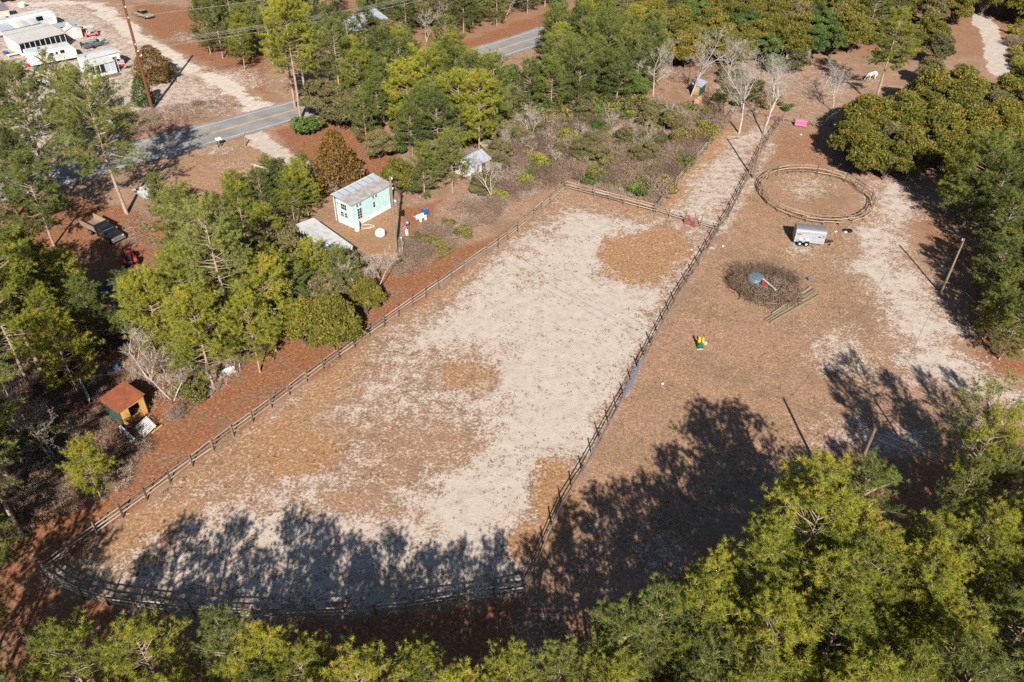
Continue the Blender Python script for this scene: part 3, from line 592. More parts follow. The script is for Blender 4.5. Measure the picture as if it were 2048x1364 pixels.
one('cedar', 679, 384, 9.2, 'orange-brown cedar standing beside the aqua house', None, 0, 0)
one('cedar', 312, 162, 6.4, 'bushy orange-brown cedar beside the tall red-brown power pole', None, 1, 1)
one('holly', 290, 212, 5.2, 'glossy dark green holly at the foot of the tall red-brown power pole', None, 0, 0)
one('pine_tall', 602, 242, 18.6, 'tallest pine by the road bend with three straight trunks close together', None, 0, 0)
one('pine_tall', 616, 226, 17.6, 'tall pine tucked just behind the tallest pine at the road bend', None, 2, 2)
one('pine_tall', 590, 215, 17.0, 'tall pine on the road edge leaning over the gravel drive mouth', None, 0, 4)
one('pine_mid', 706, 222, 11.4, 'round-crowned pine with a bare straight trunk beyond the red straw bank', None, 1, 0, 1.1)
one('pine_mid', 821, 272, 10.8, 'broad yellow-green pine with dead lower limbs above the straw bank', None, 3, 1, 1.15)
one('pine_mid', 922, 312, 12.0, 'broad green pine rooted beside the small white cottage', None, 1, 2, 1.1)
one('pine_mid', 735, 300, 8.6, 'low green pine leaning over the red straw bank', None, 2, 2)
one('oak', 800, 395, 6.4, 'olive-brown oak overhanging the back of the aqua house', None, 1, 1, .82)
one('pine_dark', 850, 400, 8.0, 'dark pine just behind the transformer pole', None, 0, 1)
one('pine_tall', 1748, 212, 15.6, 'bright green pine standing alone in the horse field', None, 0, 2.2, 1.15)
one('pine_dark', 1925, 452, 12.5, 'bright green pine with a pale trunk in front of the oaks beside the sand drive', None, 1, 1, 1.05)
one('pine_mid', 2035, 470, 12.0, 'tall yellow-green pine behind the leaning field pole', None, 1, 2)
BT = 'bare white trees around the lane gate'
for i, (x, y, h) in enumerate([(1304, 207, 12.4), (1382, 192, 12.6), (1478, 266, 14.6), (1525, 268, 14.0), (1545, 212, 9.5), (1452, 165, 9.0), (1665, 222, 8.0), (1642, 190, 7.0)]):
    one('bare', x, y, h, ['slim bare white tree in the thicket at the end of the rows of brush', 'wide bare white tree directly behind the small green feed shed', 'tall bare white tree standing inside the fenced lane', 'tall bare white tree leaning over the lane fence beside the light pole', 'bare grey tree beside the pink blanket fence', 'small bare tree behind the fenced lane, among evergreens', 'bare grey tree in the horse field before the white horse', 'spreading bare tree in the horse field behind the pink blanket'][i], BT, i % 4, i * 1.3)
for i, (x, y, h, l) in enumerate([(742, 595, 6.5, 'bare grey shrub-tree between the oak thicket and the paddock fence'), (985, 400, 7.5, 'white-limbed fallen-looking bare tree beside the small cottage'), (300, 760, 7.0, 'leafless grey tree behind the rusty-roofed shed'), (345, 800, 5.5, 'leafless grey tree beside the rusty-roofed shed'), (1010, 235, 7.0, 'bare grey tree on the thicket edge near the far road'), (1060, 280, 6.0, 'bare grey tree in the middle of the brush thicket'), (60, 880, 7.0, 'bare pale tree in the brushy wood behind the shed'), (120, 930, 6.5, 'bare pale tree in the brushy wood near the paddock corner'), (965, 190, 6.5, 'bare grey tree between the pines and the far road'), (30, 830, 6.5, 'bare pale tree deep in the wood behind the shed')]):
    one('bare_grey', x, y, h, l, 'bare grey trees', i % 3, i * .9)
one('oak', 668, 700, 7.0, 'broad olive-yellow oak leaning over the straw strip outside the paddock fence', None, 0, 0, .9)
one('oak', 610, 690, 6.4, 'olive oak crowded against the broad olive-yellow oak by the straw strip', None, 1, 2, .8)
one('oak', 735, 630, 5.2, 'small olive oak between the bare shrub-tree and the straw strip', None, 2, 2, .8)
one('pine_mid', 203, 1000, 6.4, 'bushy young pine below the white lattice, at the straw strip', None, 1, 0, 1.0)
one('pine_mid', 520, 745, 8.8, 'bright green pine on the straw strip outside the paddock fence', None, 3, 0, .9)
one('pine_sparse', 1884, 1012, 13.2, 'thin pine with a long pale bare trunk beside the dense stand', None, 0, 1.0)
# right-hand stand: feet below the line of crown tops seen in the photograph
edge = [(1085, 1310), (1150, 1250), (1274, 1225), (1340, 1200), (1385, 1160), (1455, 1108), (1500, 1070), (1575, 1005), (1630, 945), (1700, 930), (1760, 975), (1840, 960), (1900, 935), (1980, 920), (2120, 900)]
ew = [tuple(P(x, y + 10, 12.0 if x < 1350 else 12.5)[:2]) for x, y in edge]
ST = 'pines of the dense stand beside the open field'
ls = 'yellow-green pine crowded in the dense stand beyond the open field from the round pen'
xm = P(1385, 1170, 12.5).x
nr = grove([q for q in ew if q[0] < xm + .1] + [(xm, 10), (2, 10)], 2.8, 11, ['pine_near'], ls, ST, .84, 1.0, True)
nr += grove([q for q in ew if q[0] > xm - .1] + [(75, 20), (55, 14), (xm, 12)], 2.9, 12, ['pine_near'], ls, ST, .95, 1.16, True, extra=[(1872, 850, 1985, 1018)])
for i, (x, y, h_) in enumerate([(1668, 752, 14.5), (1728, 812, 12.0), (1778, 758, 13.5), (1842, 748, 13.5), (1905, 752, 12.0), (1700, 840, 11.0)]):
    by_shadow('pine_tall', x, y, h_, 'thin open pine standing apart between the dense stand and the sand drive', 'open pines by the sand drive', i % 4, .62)
# strip below the paddock
bt = [tuple(P(x, y, 10.5)[:2]) for x, y in [(235, 1260), (300, 1250), (420, 1250), (480, 1275), (560, 1250), (650, 1290), (740, 1310), (860, 1290), (960, 1310), (1080, 1330)]]
nb = grove(bt + [(1, 13), (-24, 13)], 2.5, 27, ['pine_near'], 'yellow-green pine in the row along the curved end of the paddock fence', 'pines along the curved end of the paddock', .82, .98, True)
nb += grove([(-24, 27), (-30, 30), (-38, 28), (-44, 22), (-42, 12), (-24, 13)], 3.4, 22, ['pine_near'], 'pine in the shaded corner outside the curved paddock end', 'pines along the curved end of the paddock', .85, 1.0, True, extra=[(60, 1100, 400, 1260)])
# left wood
LW = 'pines of the wood behind the rusty-roofed shed'
nl_ = grove([(-200, 640), (60, 640), (190, 640), (300, 625), (400, 630), (480, 660), (560, 700), (440, 775), (310, 860), (180, 830), (150, 900), (250, 960), (235, 1000), (90, 1060), (-30, 1120), (-250, 1120)], 3.2, 13, ['pine_mid', 'pine_near', 'pine_mid', 'pine_tall'], 'green pine crowded in the wood behind the rusty-roofed shed', LW, .78, 1.05)
nl_ += grove([(470, 560), (560, 545), (640, 560), (720, 570), (640, 640), (560, 690), (480, 660), (400, 630), (430, 590)], 2.8, 14, ['pine_mid', 'pine_dark', 'oak_grey'], dict(pine_mid='green pine crowded below the long white trailer', pine_dark='dark pine crowded below the long white trailer', oak_grey='dull olive oak crowded below the long white trailer'), 'trees below the long white trailer', .6, .9)
nl_ += grove([(440, 490), (560, 480), (590, 540), (450, 560)], 3.0, 24, ['pine_mid', 'oak_grey'], dict(pine_mid='green pine beside the white camper under the trees', oak_grey='dull olive oak beside the white camper under the trees'), 'trees around the half-hidden white camper', .55, .72)
nl_ += grove([(440, 405), (560, 400), (640, 430), (590, 470), (500, 470)], 3.2, 25, ['pine_mid'], 'pale green pine in front of the aqua house', 'pines around the aqua house', .55, .75)
# belt between road and thicket
nm_ = grove([(640, 215), (760, 175), (900, 135), (960, 150), (985, 215), (1000, 300), (930, 330), (850, 320), (800, 250), (690, 250)], 3.3, 15, ['pine_mid', 'pine_dark', 'oak_grey', 'pine_mid'], dict(pine_mid='green pine in the belt along the near side of the road', pine_dark='dark green pine in the belt along the near side of the road', oak_grey='vine-grown dull tree in the belt along the near side of the road'), 'trees in the belt along the road', .75, 1.05)
nm_ += grove([(1010, 215), (1060, 150), (1110, 110), (1200, 90), (1300, 120), (1300, 205), (1230, 240), (1120, 250), (1030, 262)], 3.6, 16, ['pine_dark', 'pine_mid', 'pine_dark', 'green_tree'], dict(pine_dark='dark green pine in the clump between road and thicket', pine_mid='green pine in the clump between road and thicket', green_tree='leafy evergreen in the clump between road and thicket'), 'trees in the clump between road and thicket', .75, 1.0)
nm_ += grove([(1180, 95), (1300, 60), (1500, 60), (1700, 70), (1700, 110), (1560, 135), (1450, 135), (1320, 150)], 4.0, 17, ['oak', 'oak_grey', 'green_tree', 'oak'], dict(oak='olive oak in the wood behind the bare white trees', oak_grey='dull olive oak in the wood behind the bare white trees', green_tree='dark evergreen in the wood behind the bare white trees'), 'trees of the wood behind the bare white trees', .75, 1.0)
nm_ += grove([(1090, 45), (1250, 20), (1500, 0), (1900, -10), (2200, -10), (2200, 60), (1950, 50), (1700, 72), (1400, 60), (1180, 90)], 4.9, 18, ['oak', 'oak_grey', 'pine_dark', 'oak'], dict(oak='olive oak in the far wood beyond the horse field', oak_grey='dull olive oak in the far wood beyond the horse field', pine_dark='dark pine in the far wood beyond the horse field'), 'trees of the far wood', .8, 1.1)
nm_ += grove([(880, 85), (1040, 38), (1110, 12), (1060, -40), (760, -40), (740, 40), (800, 80)], 3.9, 19, ['oak_grey', 'pine_dark', 'bare_grey', 'green_tree'], dict(oak_grey='dull brownish oak on the far side of the road', pine_dark='dark pine on the far side of the road', bare_grey='leafless grey tree on the far side of the road', green_tree='leafy evergreen on the far side of the road'), 'trees on the far side of the road', .7, 1.0)
nm_ += grove([(400, 90), (470, 145), (510, 140), (560, 130), (640, 105), (700, 90), (660, 50), (600, 40), (520, 10), (380, 10), (400, 50)], 3.8, 20, ['pine_dark', 'pine_tall', 'pine_mid', 'green_tree'], dict(pine_dark='dark green pine between the gravel drive and the grey-roofed house', pine_tall='tall pine between the gravel drive and the grey-roofed house', pine_mid='green pine between the gravel drive and the grey-roofed house', green_tree='leafy evergreen between the gravel drive and the grey-roofed house'), 'trees between the drive and the grey-roofed house', .7, 1.0)
# oaks and pines beside the sand drive
no_ = grove([(1690, 305), (1720, 250), (1800, 235), (1850, 215), (2000, 190), (2200, 180), (2250, 330), (2060, 350), (1950, 355), (1860, 345), (1790, 335), (1720, 330)], 4.2, 21, ['oak', 'oak', 'oak', 'oak_grey'], dict(oak='dense olive-gold oak in the grove beside the round pen', oak_grey='dull olive oak in the grove beside the round pen'), 'oaks of the grove beside the round pen', .72, 1.0, occupied=True)
no_ += grove([(1830, 180), (1900, 140), (1955, 130), (1950, 180), (1900, 200)], 4.6, 28, ['oak_grey'], 'grey-olive oak between the lone horse-field pine and the white sand path', 'oaks by the white sand path', .6, .8)
no_ += grove([(1700, 95), (1850, 85), (1940, 95), (1940, 130), (1840, 150), (1760, 120)], 4.8, 29, ['oak_grey', 'oak'], dict(oak='olive oak at the back of the horse field', oak_grey='grey-olive oak at the back of the horse field'), 'oaks at the back of the horse field', .7, .95)
no_ += grove([(1950, 540), (2000, 490), (2300, 470), (2300, 720), (2080, 740), (1975, 715), (1945, 650), (1960, 580)], 3.1, 23, ['pine_dark', 'pine_mid', 'pine_dark'], dict(pine_mid='yellow-green pine beside the sand drive near the leaning field pole', pine_dark='full low-branched pine beside the sand drive near the leaning field pole', oak='low olive oak beside the sand drive near the leaning field pole'), 'trees beside the sand drive', .55, .85)
no_ += grove([(1870, 430), (1960, 400), (2100, 400), (2100, 500), (1960, 500)], 3.3, 26, ['pine_dark', 'pine_mid'], dict(pine_dark='dark green pine between the oak grove and the sand drive', pine_mid='green pine between the oak grove and the sand drive'), 'pines between the oak grove and the sand drive', .75, .95)
grove([(20, 440), (110, 420), (200, 425), (160, 455), (100, 500), (20, 520)], 4.2, 61, ['pine_mid', 'pine_tall'], dict(pine_mid='green pine at the wooded end of the truck yard', pine_tall='tall pine at the wooded end of the truck yard'), 'pines at the end of the truck yard', .7, .95)
grove([(-60, 330), (40, 300), (120, 280), (220, 262), (290, 255), (250, 285), (150, 320), (60, 345)], 4.4, 62, ['pine_mid', 'pine_open'], dict(pine_mid='scrubby pine on the far road verge before the trailer lot', pine_open='open-crowned pine on the far road verge before the trailer lot'), 'pines on the far road verge', .6, .8)
grove([(330, 440), (430, 450), (420, 560), (330, 580), (300, 545)], 4.0, 63, ['pine_mid'], 'pale green pine between the truck yard and the half-hidden camper', 'pines between truck yard and camper', .6, .85)
for i, (x, y, k, sc) in enumerate([(760, 262, 'pine_mid', .8), (795, 232, 'pine_dark', .9), (862, 252, 'pine_mid', 1.0), (885, 292, 'pine_dark', .85), (962, 272, 'oak_grey', .8), (850, 182, 'oak_grey', .9), (905, 202, 'pine_mid', .95), (945, 232, 'pine_dark', .8), (800, 192, 'pine_mid', 1.0), (752, 202, 'pine_dark', .9), (870, 152, 'oak_grey', .8), (1000, 330, 'oak_grey', .55), (825, 312, 'pine_mid', .75), (885, 345, 'oak_grey', .7), (905, 385, 'pine_mid', .7), (690, 205, 'pine_dark', .85), (665, 190, 'pine_mid', 1.0), (655, 225, 'oak_grey', .6), (760, 320, 'oak_grey', .6), (720, 185, 'pine_mid', 1.0), (960, 395, 'oak_grey', .42), (930, 255, 'pine_mid', .9)]):
    q = P(x, y)
    if keep_off(q.x, q.y): plant(k, q.x, q.y, sc, dict(pine_mid='green pine filling the belt between the road bend and the small cottage', pine_dark='dark pine filling the belt between the road bend and the small cottage', oak_grey='dull viny tree filling the belt between the road bend and the small cottage')[k], 'trees filling the belt above the small cottage')
nl_ += grove([(-200, 880), (90, 890), (150, 950), (180, 1010), (90, 1085), (-40, 1150), (-200, 1200)], 3.5, 64, ['pine_mid', 'pine_near', 'pine_dark'], dict(pine_mid='green pine in the dark wood at the corner of the paddock', pine_near='slim pine in the dark wood at the corner of the paddock', pine_dark='dark pine in the dark wood at the corner of the paddock'), 'pines in the dark wood at the paddock corner', .75, 1.0)
nb += grove([(-46, 26), (-36, 22), (-24, 20), (-24, 8), (-46, 8)], 4.0, 65, ['pine_near'], 'pine in the shaded corner outside the curved paddock end', 'pines along the curved end of the paddock', .85, 1.05, True, extra=[(60, 1100, 400, 1260)])
for i, (x, y, h_) in enumerate([(1722, 352, 7.0), (1765, 360, 6.6), (1690, 322, 6.8), (1805, 352, 7.4), (1715, 300, 7.6)]): one('oak', x, y, h_, 'low dense olive-gold oak hanging over the edge of the round pen', 'oaks at the edge of the round pen', i % 3, i * 1.1, 1.05)
for i, (x, y, k, sc) in enumerate([(700, 122, 'pine_dark', .75), (735, 108, 'pine_dark', .8), (760, 95, 'oak_grey', .8), (668, 128, 'pine_mid', .8), (790, 105, 'oak_grey', .85), (1545, 150, 'green_tree', .6), (1590, 150, 'oak_grey', .6), (1500, 120, 'oak_grey', .75)]):
    q = P(x, y); plant(k, q.x, q.y, sc, dict(pine_dark='dark pine screening the grey-roofed house from the road', pine_mid='green pine screening the grey-roofed house from the road', oak_grey='dull olive tree screening a half-hidden building', green_tree='leafy evergreen screening the dark-roofed building')[k], 'trees screening the half-hidden buildings')
EW = dict(pine_mid='green pine on the wood edge above the straw strip', pine_dark='dark pine on the wood edge above the straw strip', oak='olive oak on the wood edge above the straw strip', oak_grey='dull olive oak on the wood edge above the straw strip', bare_grey='leafless grey tree on the wood edge above the straw strip')
grove([(300, 862), (440, 772), (560, 694), (700, 612), (800, 530), (770, 500), (690, 550), (560, 630), (430, 710), (300, 800)], 2.3, 66, ['pine_mid', 'pine_dark', 'oak', 'oak_grey', 'bare_grey', 'oak_grey'], EW, 'trees on the wood edge above the straw strip', .45, .75)
grove([(330, 690), (450, 640), (600, 560), (660, 560), (560, 660), (400, 740)], 3.1, 67, ['pine_mid', 'pine_dark', 'pine_near'], dict(pine_mid='green pine in the middle of the wood below the camper', pine_dark='dark pine in the middle of the wood below the camper', pine_near='slim pine in the middle of the wood below the camper'), 'pines in the middle of the wood below the camper', .65, .95)
grove([(990, 250), (1110, 215), (1290, 220), (1380, 240), (1300, 330), (1180, 340), (1080, 370), (1000, 390)], 2.7, 68, ['bare_grey', 'bare_grey', 'oak_grey', 'oak_grey'], dict(bare_grey='leafless grey sapling in the thicket beside the fenced lane', oak_grey='small dull olive tree in the thicket beside the fenced lane'), 'saplings of the thicket', .25, .55, occupied=False)
grove([(560, 420), (640, 410), (655, 440), (600, 480), (540, 470)], 2.3, 69, ['pine_mid', 'oak_grey'], dict(pine_mid='green pine pressed against the front of the aqua house', oak_grey='dull olive tree pressed against the front of the aqua house'), 'trees in front of the aqua house', .5, .7)
grove([(980, 160), (1010, 130), (1090, 118), (1120, 140), (1060, 200), (1000, 215)], 3.2, 70, ['oak_grey', 'pine_dark', 'bare_grey'], dict(oak_grey='dull brown-green tree on the near bank of the far road', pine_dark='dark pine on the near bank of the far road', bare_grey='leafless tree on the near bank of the far road'), 'trees on the near bank of the far road', .6, .85)
grove([(150, 600), (330, 592), (420, 650), (330, 745), (200, 735), (110, 700)], 3.1, 81, ['pine_mid', 'pine_near', 'pine_dark'], dict(pine_mid='green pine in the wood between the truck yard and the rusty-roofed shed', pine_near='slim pine in the wood between the truck yard and the rusty-roofed shed', pine_dark='dark pine in the wood between the truck yard and the rusty-roofed shed'), 'pines between the truck yard and the shed', .5, .78)
grove([(640, 238), (700, 220), (800, 188), (900, 158), (960, 138), (995, 152), (905, 205), (800, 245), (700, 270)], 3.1, 82, ['pine_mid', 'pine_tall', 'oak_grey', 'pine_mid'], dict(pine_mid='green pine standing close along the near edge of the road', pine_tall='tall pine standing close along the near edge of the road', oak_grey='dull viny tree standing close along the near edge of the road'), 'trees close along the near edge of the road', .75, 1.0)
grove([(430, 360), (520, 360), (600, 375), (640, 400), (560, 420), (440, 410)], 3.2, 83, ['pine_mid', 'oak_grey'], dict(pine_mid='pale green pine in the grass before the sandy drive', oak_grey='dull olive tree in the grass before the sandy drive'), 'trees in the grass before the sandy drive', .45, .62)
# shrubs
def shrubs(poly, gap, seed, kinds, label, group, smin=.6, smax=1.2, extra=()):
    r = np.random.default_rng(seed + 5)
    for x, y in scatter(poly, gap, seed):
        k = kinds[int(r.integers(len(kinds)))]; s = float(r.uniform(smin, smax))
        if keep_off(x, y) and in_frame(k, x, y, s) and free(k, x, y, s * .7, extra): plant(k, x, y, s, label[k], group, rng=r)
TH = dict(dark_bramble='dark leafless bramble in the thicket beside the fenced lane', bush='olive-green bush in the thicket beside the fenced lane', yellow_bush='bright yellow-green bush in the thicket beside the fenced lane', green_bush='dark glossy bush in the thicket beside the fenced lane', twig_bush='leafless brown bramble in the thicket beside the fenced lane')
shrubs([(1000, 250), (1110, 215), (1290, 215), (1400, 225), (1440, 250), (1320, 395), (1200, 370), (1130, 360), (1060, 385), (1000, 400), (950, 380), (985, 330)], 1.6, 31, ['twig_bush', 'bush', 'dark_bramble', 'twig_bush', 'bush', 'twig_bush', 'dark_bramble', 'twig_bush', 'bush', 'yellow_bush', 'bush', 'green_bush', 'dark_bramble'], TH, 'shrubs of the thicket beside the fenced lane', .65, 1.45, [(1240, 258, 1262, 272), (1265, 240, 1290, 252), (1330, 256, 1350, 268), (1300, 272, 1322, 286)])
TU = dict(bush='tall olive bush at the back of the thicket below the dark pines', green_bush='tall dark bush at the back of the thicket below the dark pines', twig_bush='tall leafless bramble at the back of the thicket below the dark pines')
shrubs([(1000, 235), (1090, 205), (1180, 215), (1270, 210), (1290, 228), (1180, 245), (1080, 270), (1010, 290)], 2.6, 39, ['bush', 'green_bush', 'bush', 'twig_bush'], TU, 'tall shrubs at the back of the thicket', 1.2, 2.1)
one('green_bush', 1180, 368, 1.9, 'dark glossy bush hugging the middle of the paddock cross fence', None, 0, 0, 1.5); one('green_bush', 1275, 395, 1.9, 'dark glossy bush near the paddock cross fence and lane corner', None, 1, 1, 1.4)
one('yellow_bush', 1133, 292, 3.0, 'rounded bright yellow-green bush standing out in the thicket', None, 0, 0, 1.05)
one('green_bush', 615, 268, 3.2, 'dark rounded bush at the foot of the tallest pine by the road bend', None, 0, 0, 1.3)
UN = dict(bush='olive undergrowth bush in the wood around the rusty-roofed shed', twig_bush='leafless bramble in the wood around the rusty-roofed shed', green_bush='dark green undergrowth bush in the wood around the rusty-roofed shed')
shrubs([(330, 760), (400, 800), (310, 870), (280, 930), (150, 960), (60, 1040), (0, 1050), (0, 860), (90, 840), (180, 870), (220, 900), (290, 890)], 1.7, 32, ['twig_bush', 'twig_bush', 'bush', 'twig_bush'], UN, 'undergrowth around the rusty-roofed shed', .6, 1.1, [(225, 790, 300, 885)])
VG = dict(bush='olive bush on the road verge below the tall red-brown power pole', twig_bush='dry brown bramble on the road verge below the tall red-brown power pole')
shrubs([(230, 235), (330, 215), (420, 200), (440, 225), (380, 240), (300, 262), (250, 280)], 1.9, 33, ['twig_bush', 'twig_bush', 'bush'], VG, 'scrub on the road verge', .5, .9)
HB = dict(bush='olive bush between the paddock fence and the transformer pole', twig_bush='dry brown bramble between the paddock fence and the transformer pole')
shrubs([(790, 520), (830, 480), (900, 450), (960, 420), (1000, 400), (1010, 420), (930, 480), (850, 530), (800, 550)], 1.8, 34, ['twig_bush', 'bush', 'twig_bush'], HB, 'scrub by the transformer pole', .6, 1.1)
BU = dict(bush='olive bush under the belt of trees along the road', green_bush='dark bush under the belt of trees along the road', twig_bush='dry bramble under the belt of trees along the road')
shrubs([(640, 232), (760, 190), (900, 140), (960, 160), (985, 230), (1000, 320), (930, 340), (840, 330), (780, 300), (700, 250)], 2.6, 38, ['bush', 'green_bush', 'twig_bush', 'bush'], BU, 'undergrowth of the roadside belt', .7, 1.3)
FR = dict(bush='olive bush on the bank above the far road', twig_bush='dry brown bramble on the bank beside the far road')
shrubs([(905, 130), (985, 135), (1010, 175), (960, 230), (900, 170)], 2.0, 35, ['twig_bush', 'twig_bush', 'bush'], FR, 'scrub beside the far road', .7, 1.2)
HF = dict(bush='olive bush at the edge of the horse field behind the lane', green_bush='dark bush at the edge of the horse field behind the lane', twig_bush='dry bramble at the edge of the horse field behind the lane')
shrubs([(1420, 160), (1470, 150), (1560, 195), (1580, 225), (1545, 225), (1490, 215), (1440, 215)], 2.6, 36, ['twig_bush', 'green_bush', 'bush'], HF, 'shrubs at the edge of the horse field', .7, 1.2)
FT = dict(bush='olive bush beside the white sand path', twig_bush='dry bramble beside the white sand path', yellow_bush='pale yellow clump beside the white sand path')
shrubs([(2015, 60), (2050, 30), (2100, 130), (2040, 150), (2025, 120)], 2.4, 37, ['twig_bush', 'bush', 'yellow_bush'], FT, 'scrub by the white sand path', .8, 1.3)
print('trees', nr, nb, nl_, nm_, no_, len(TREES))
# ground cover nobody could count: weeds in the sand, dry grass tufts
def tufts_on(name, label, poly, n, seed, mat, h, k, keep=None, cat=None):
    r = np.random.default_rng(seed); w = W(poly); a = np.array(w); lo, hi = a.min(0), a.max(0); c = r.uniform(lo, hi, (n * 3, 2)); c = c[sdist(w, c[:, 0], c[:, 1]) > .3]
    if keep is not None: c = c[keep(c, r)]
    c = c[:n]; p = np.c_[c, np.full(len(c), -.03)]; sz = r.uniform(.5, 1.4, len(c)); rep = np.repeat(p, k, 0) + np.c_[r.normal(0, .07, (len(c) * k, 2)) * np.repeat(sz, k)[:, None], np.zeros(len(c) * k)]
    d = unit(np.c_[r.normal(0, .7, (len(rep), 2)), np.full(len(rep), .8)]); s = unit(np.cross(d, r.normal(0, 1, (len(rep), 3)))); L = (h * np.repeat(sz, k) * r.uniform(.6, 1.2, len(rep)))[:, None]
    v = np.stack([rep - s * .03, rep + s * .03, rep + d * L], 1).reshape(-1, 3); tn = np.repeat(np.repeat(r.uniform(0, 1, len(c)), k), 3)
    return tag(link(name, np_mesh(name, v, np.arange(len(v)).reshape(-1, 3), mat, tn)), label, cat or 'weeds', kind='stuff')
cl = lambda c, r: vnoise(c[:, 0], c[:, 1], 3.3, 41) * .7 + vnoise(c[:, 0], c[:, 1], 1.1, 42) * .5 + r.random(len(c)) * .35 > .78
tufts_on('paddock_weeds', 'small dark weeds dotted over the pale paddock sand', PADDOCK, 4200, 51, 'weeds', .13, 8, cl)
tufts_on('dry_grass', 'short dry grass over the open field beside the paddock', [(1300, 700), (1440, 480), (1520, 345), (1560, 262), (1650, 262), (1690, 470), (1720, 560), (1760, 620), (1760, 720), (1640, 900), (1330, 1100), (1110, 1200), (1060, 1190), (1180, 940)], 16000, 52, 'dry_grass', .12, 5, None, 'grass')
tufts_on('straw_litter', 'dry leaves and grass along the strip outside the paddock fence', [(88, 1150), (276, 1010), (735, 674), (1013, 480), (1131, 376), (1110, 370), (1000, 455), (820, 530), (560, 690), (300, 890), (270, 980)], 5000, 53, 'weeds', .08, 4, None, 'litter')

def undergrowth(name, label, poly, n, seed, h):
    r = np.random.default_rng(seed); w = W(poly); a = np.array(w); lo, hi = a.min(0), a.max(0); c = r.uniform(lo, hi, (n * 3, 2)); c = c[sdist(w, c[:, 0], c[:, 1]) > .2]
    c = c[vnoise(c[:, 0], c[:, 1], 4.2, seed) + r.random(len(c)) * .4 > .45][:n]; p = np.c_[c, r.uniform(-.03, h * .5, len(c))]; tn = .2 + .6 * vnoise(c[:, 0], c[:, 1], 2.6, seed + 1) + r.normal(0, .12, len(c))
    v, f, t_ = blades(r, p, np.tile([0, 0, .7], (len(p), 1)), 8, h * .75, .03, .75, tn); v[:, 2] = np.maximum(v[:, 2], -.03)
    return tag(link(name, np_mesh(name, v, f, 'twigs', t_)), label, 'undergrowth', kind='stuff')
undergrowth('thicket_undergrowth', 'tangle of leafless brown stems filling the thicket beside the fenced lane', [(985, 240), (1110, 200), (1290, 205), (1400, 215), (1450, 235), (1315, 412), (1200, 385), (1130, 370), (1040, 405), (960, 440), (880, 430), (940, 380), (985, 330)], 17000, 71, 1.1)
undergrowth('wood_undergrowth', 'tangle of bare brown stems on the floor of the wood behind the rusty-roofed shed', [(-40, 640), (200, 650), (380, 640), (540, 690), (440, 790), (330, 850), (290, 885), (262, 980), (90, 1060), (-40, 1100)], 9000, 72, .9)
undergrowth('verge_undergrowth', 'dry brown stems on the road verge below the tall power pole', [(230, 232), (330, 212), (430, 200), (500, 212), (440, 232), (380, 246), (300, 266), (250, 282)], 1400, 73, .6)
undergrowth('scrub_undergrowth', 'dry brown stems around the transformer pole', [(780, 530), (830, 470), (900, 440), (1000, 395), (1020, 425), (930, 490), (850, 540), (790, 560)], 2200, 74, .7)
# ------------------------------------------------------------------ fences
def mesh_of(mb, name, mat, bevel=0.0):
    o = mb.build(name, mat, bevel=bevel); me = o.data; bpy.data.objects.remove(o); return me
POST = [mesh_of(MB().tube([(0, 0, -.3), (0.01 * i, 0, .8), (.02 * i, .01, 1.62)], [.075, .07, .062], 7), 'post', 'fence_post') for i in (-1, 0, 1, 2)]
RAIL = [mesh_of(MB().box((.5, 0, 0), (1, .045, .125)), 'rail', 'fence_rail'), mesh_of(MB().tube([(0, 0, 0), (.5, 0, .012), (1, 0, 0)], [.06, .055, .05], 6), 'rail', 'fence_rail'), mesh_of(MB().tube([(0, 0, 0), (.5, .01, -.015), (1, 0, 0)], [.048, .054, .06], 6), 'rail', 'fence_rail')]
RAILD = [mesh_of(MB().box((.5, 0, 0), (1, .04, .1)), 'rail', 'dark_rail'), mesh_of(MB().tube([(0, 0, 0), (.5, 0, .012), (1, 0, 0)], [.05, .046, .042], 6), 'rail', 'dark_rail')]
RAILR = [mesh_of(MB().box((.5, 0, 0), (1, .045, .15)), 'rail', 'round_rail'), mesh_of(MB().tube([(0, 0, 0), (.5, 0, .01), (1, 0, 0)], [.065, .06, .055], 6), 'rail', 'round_rail')]
def put_rail(par, a, b, r, meshes, off):
    a, b = Vector(a), Vector(b); d = b - a; L = d.length; o = bpy.data.objects.new('rail', meshes[int(r.integers(len(meshes)))]); COL.objects.link(o); o.parent = par
    o.location = a - d / L * .12; o.rotation_euler = (0, -math.asin(d.z / L), math.atan2(d.y, d.x)); o.scale = (L + .24, 1, 1)
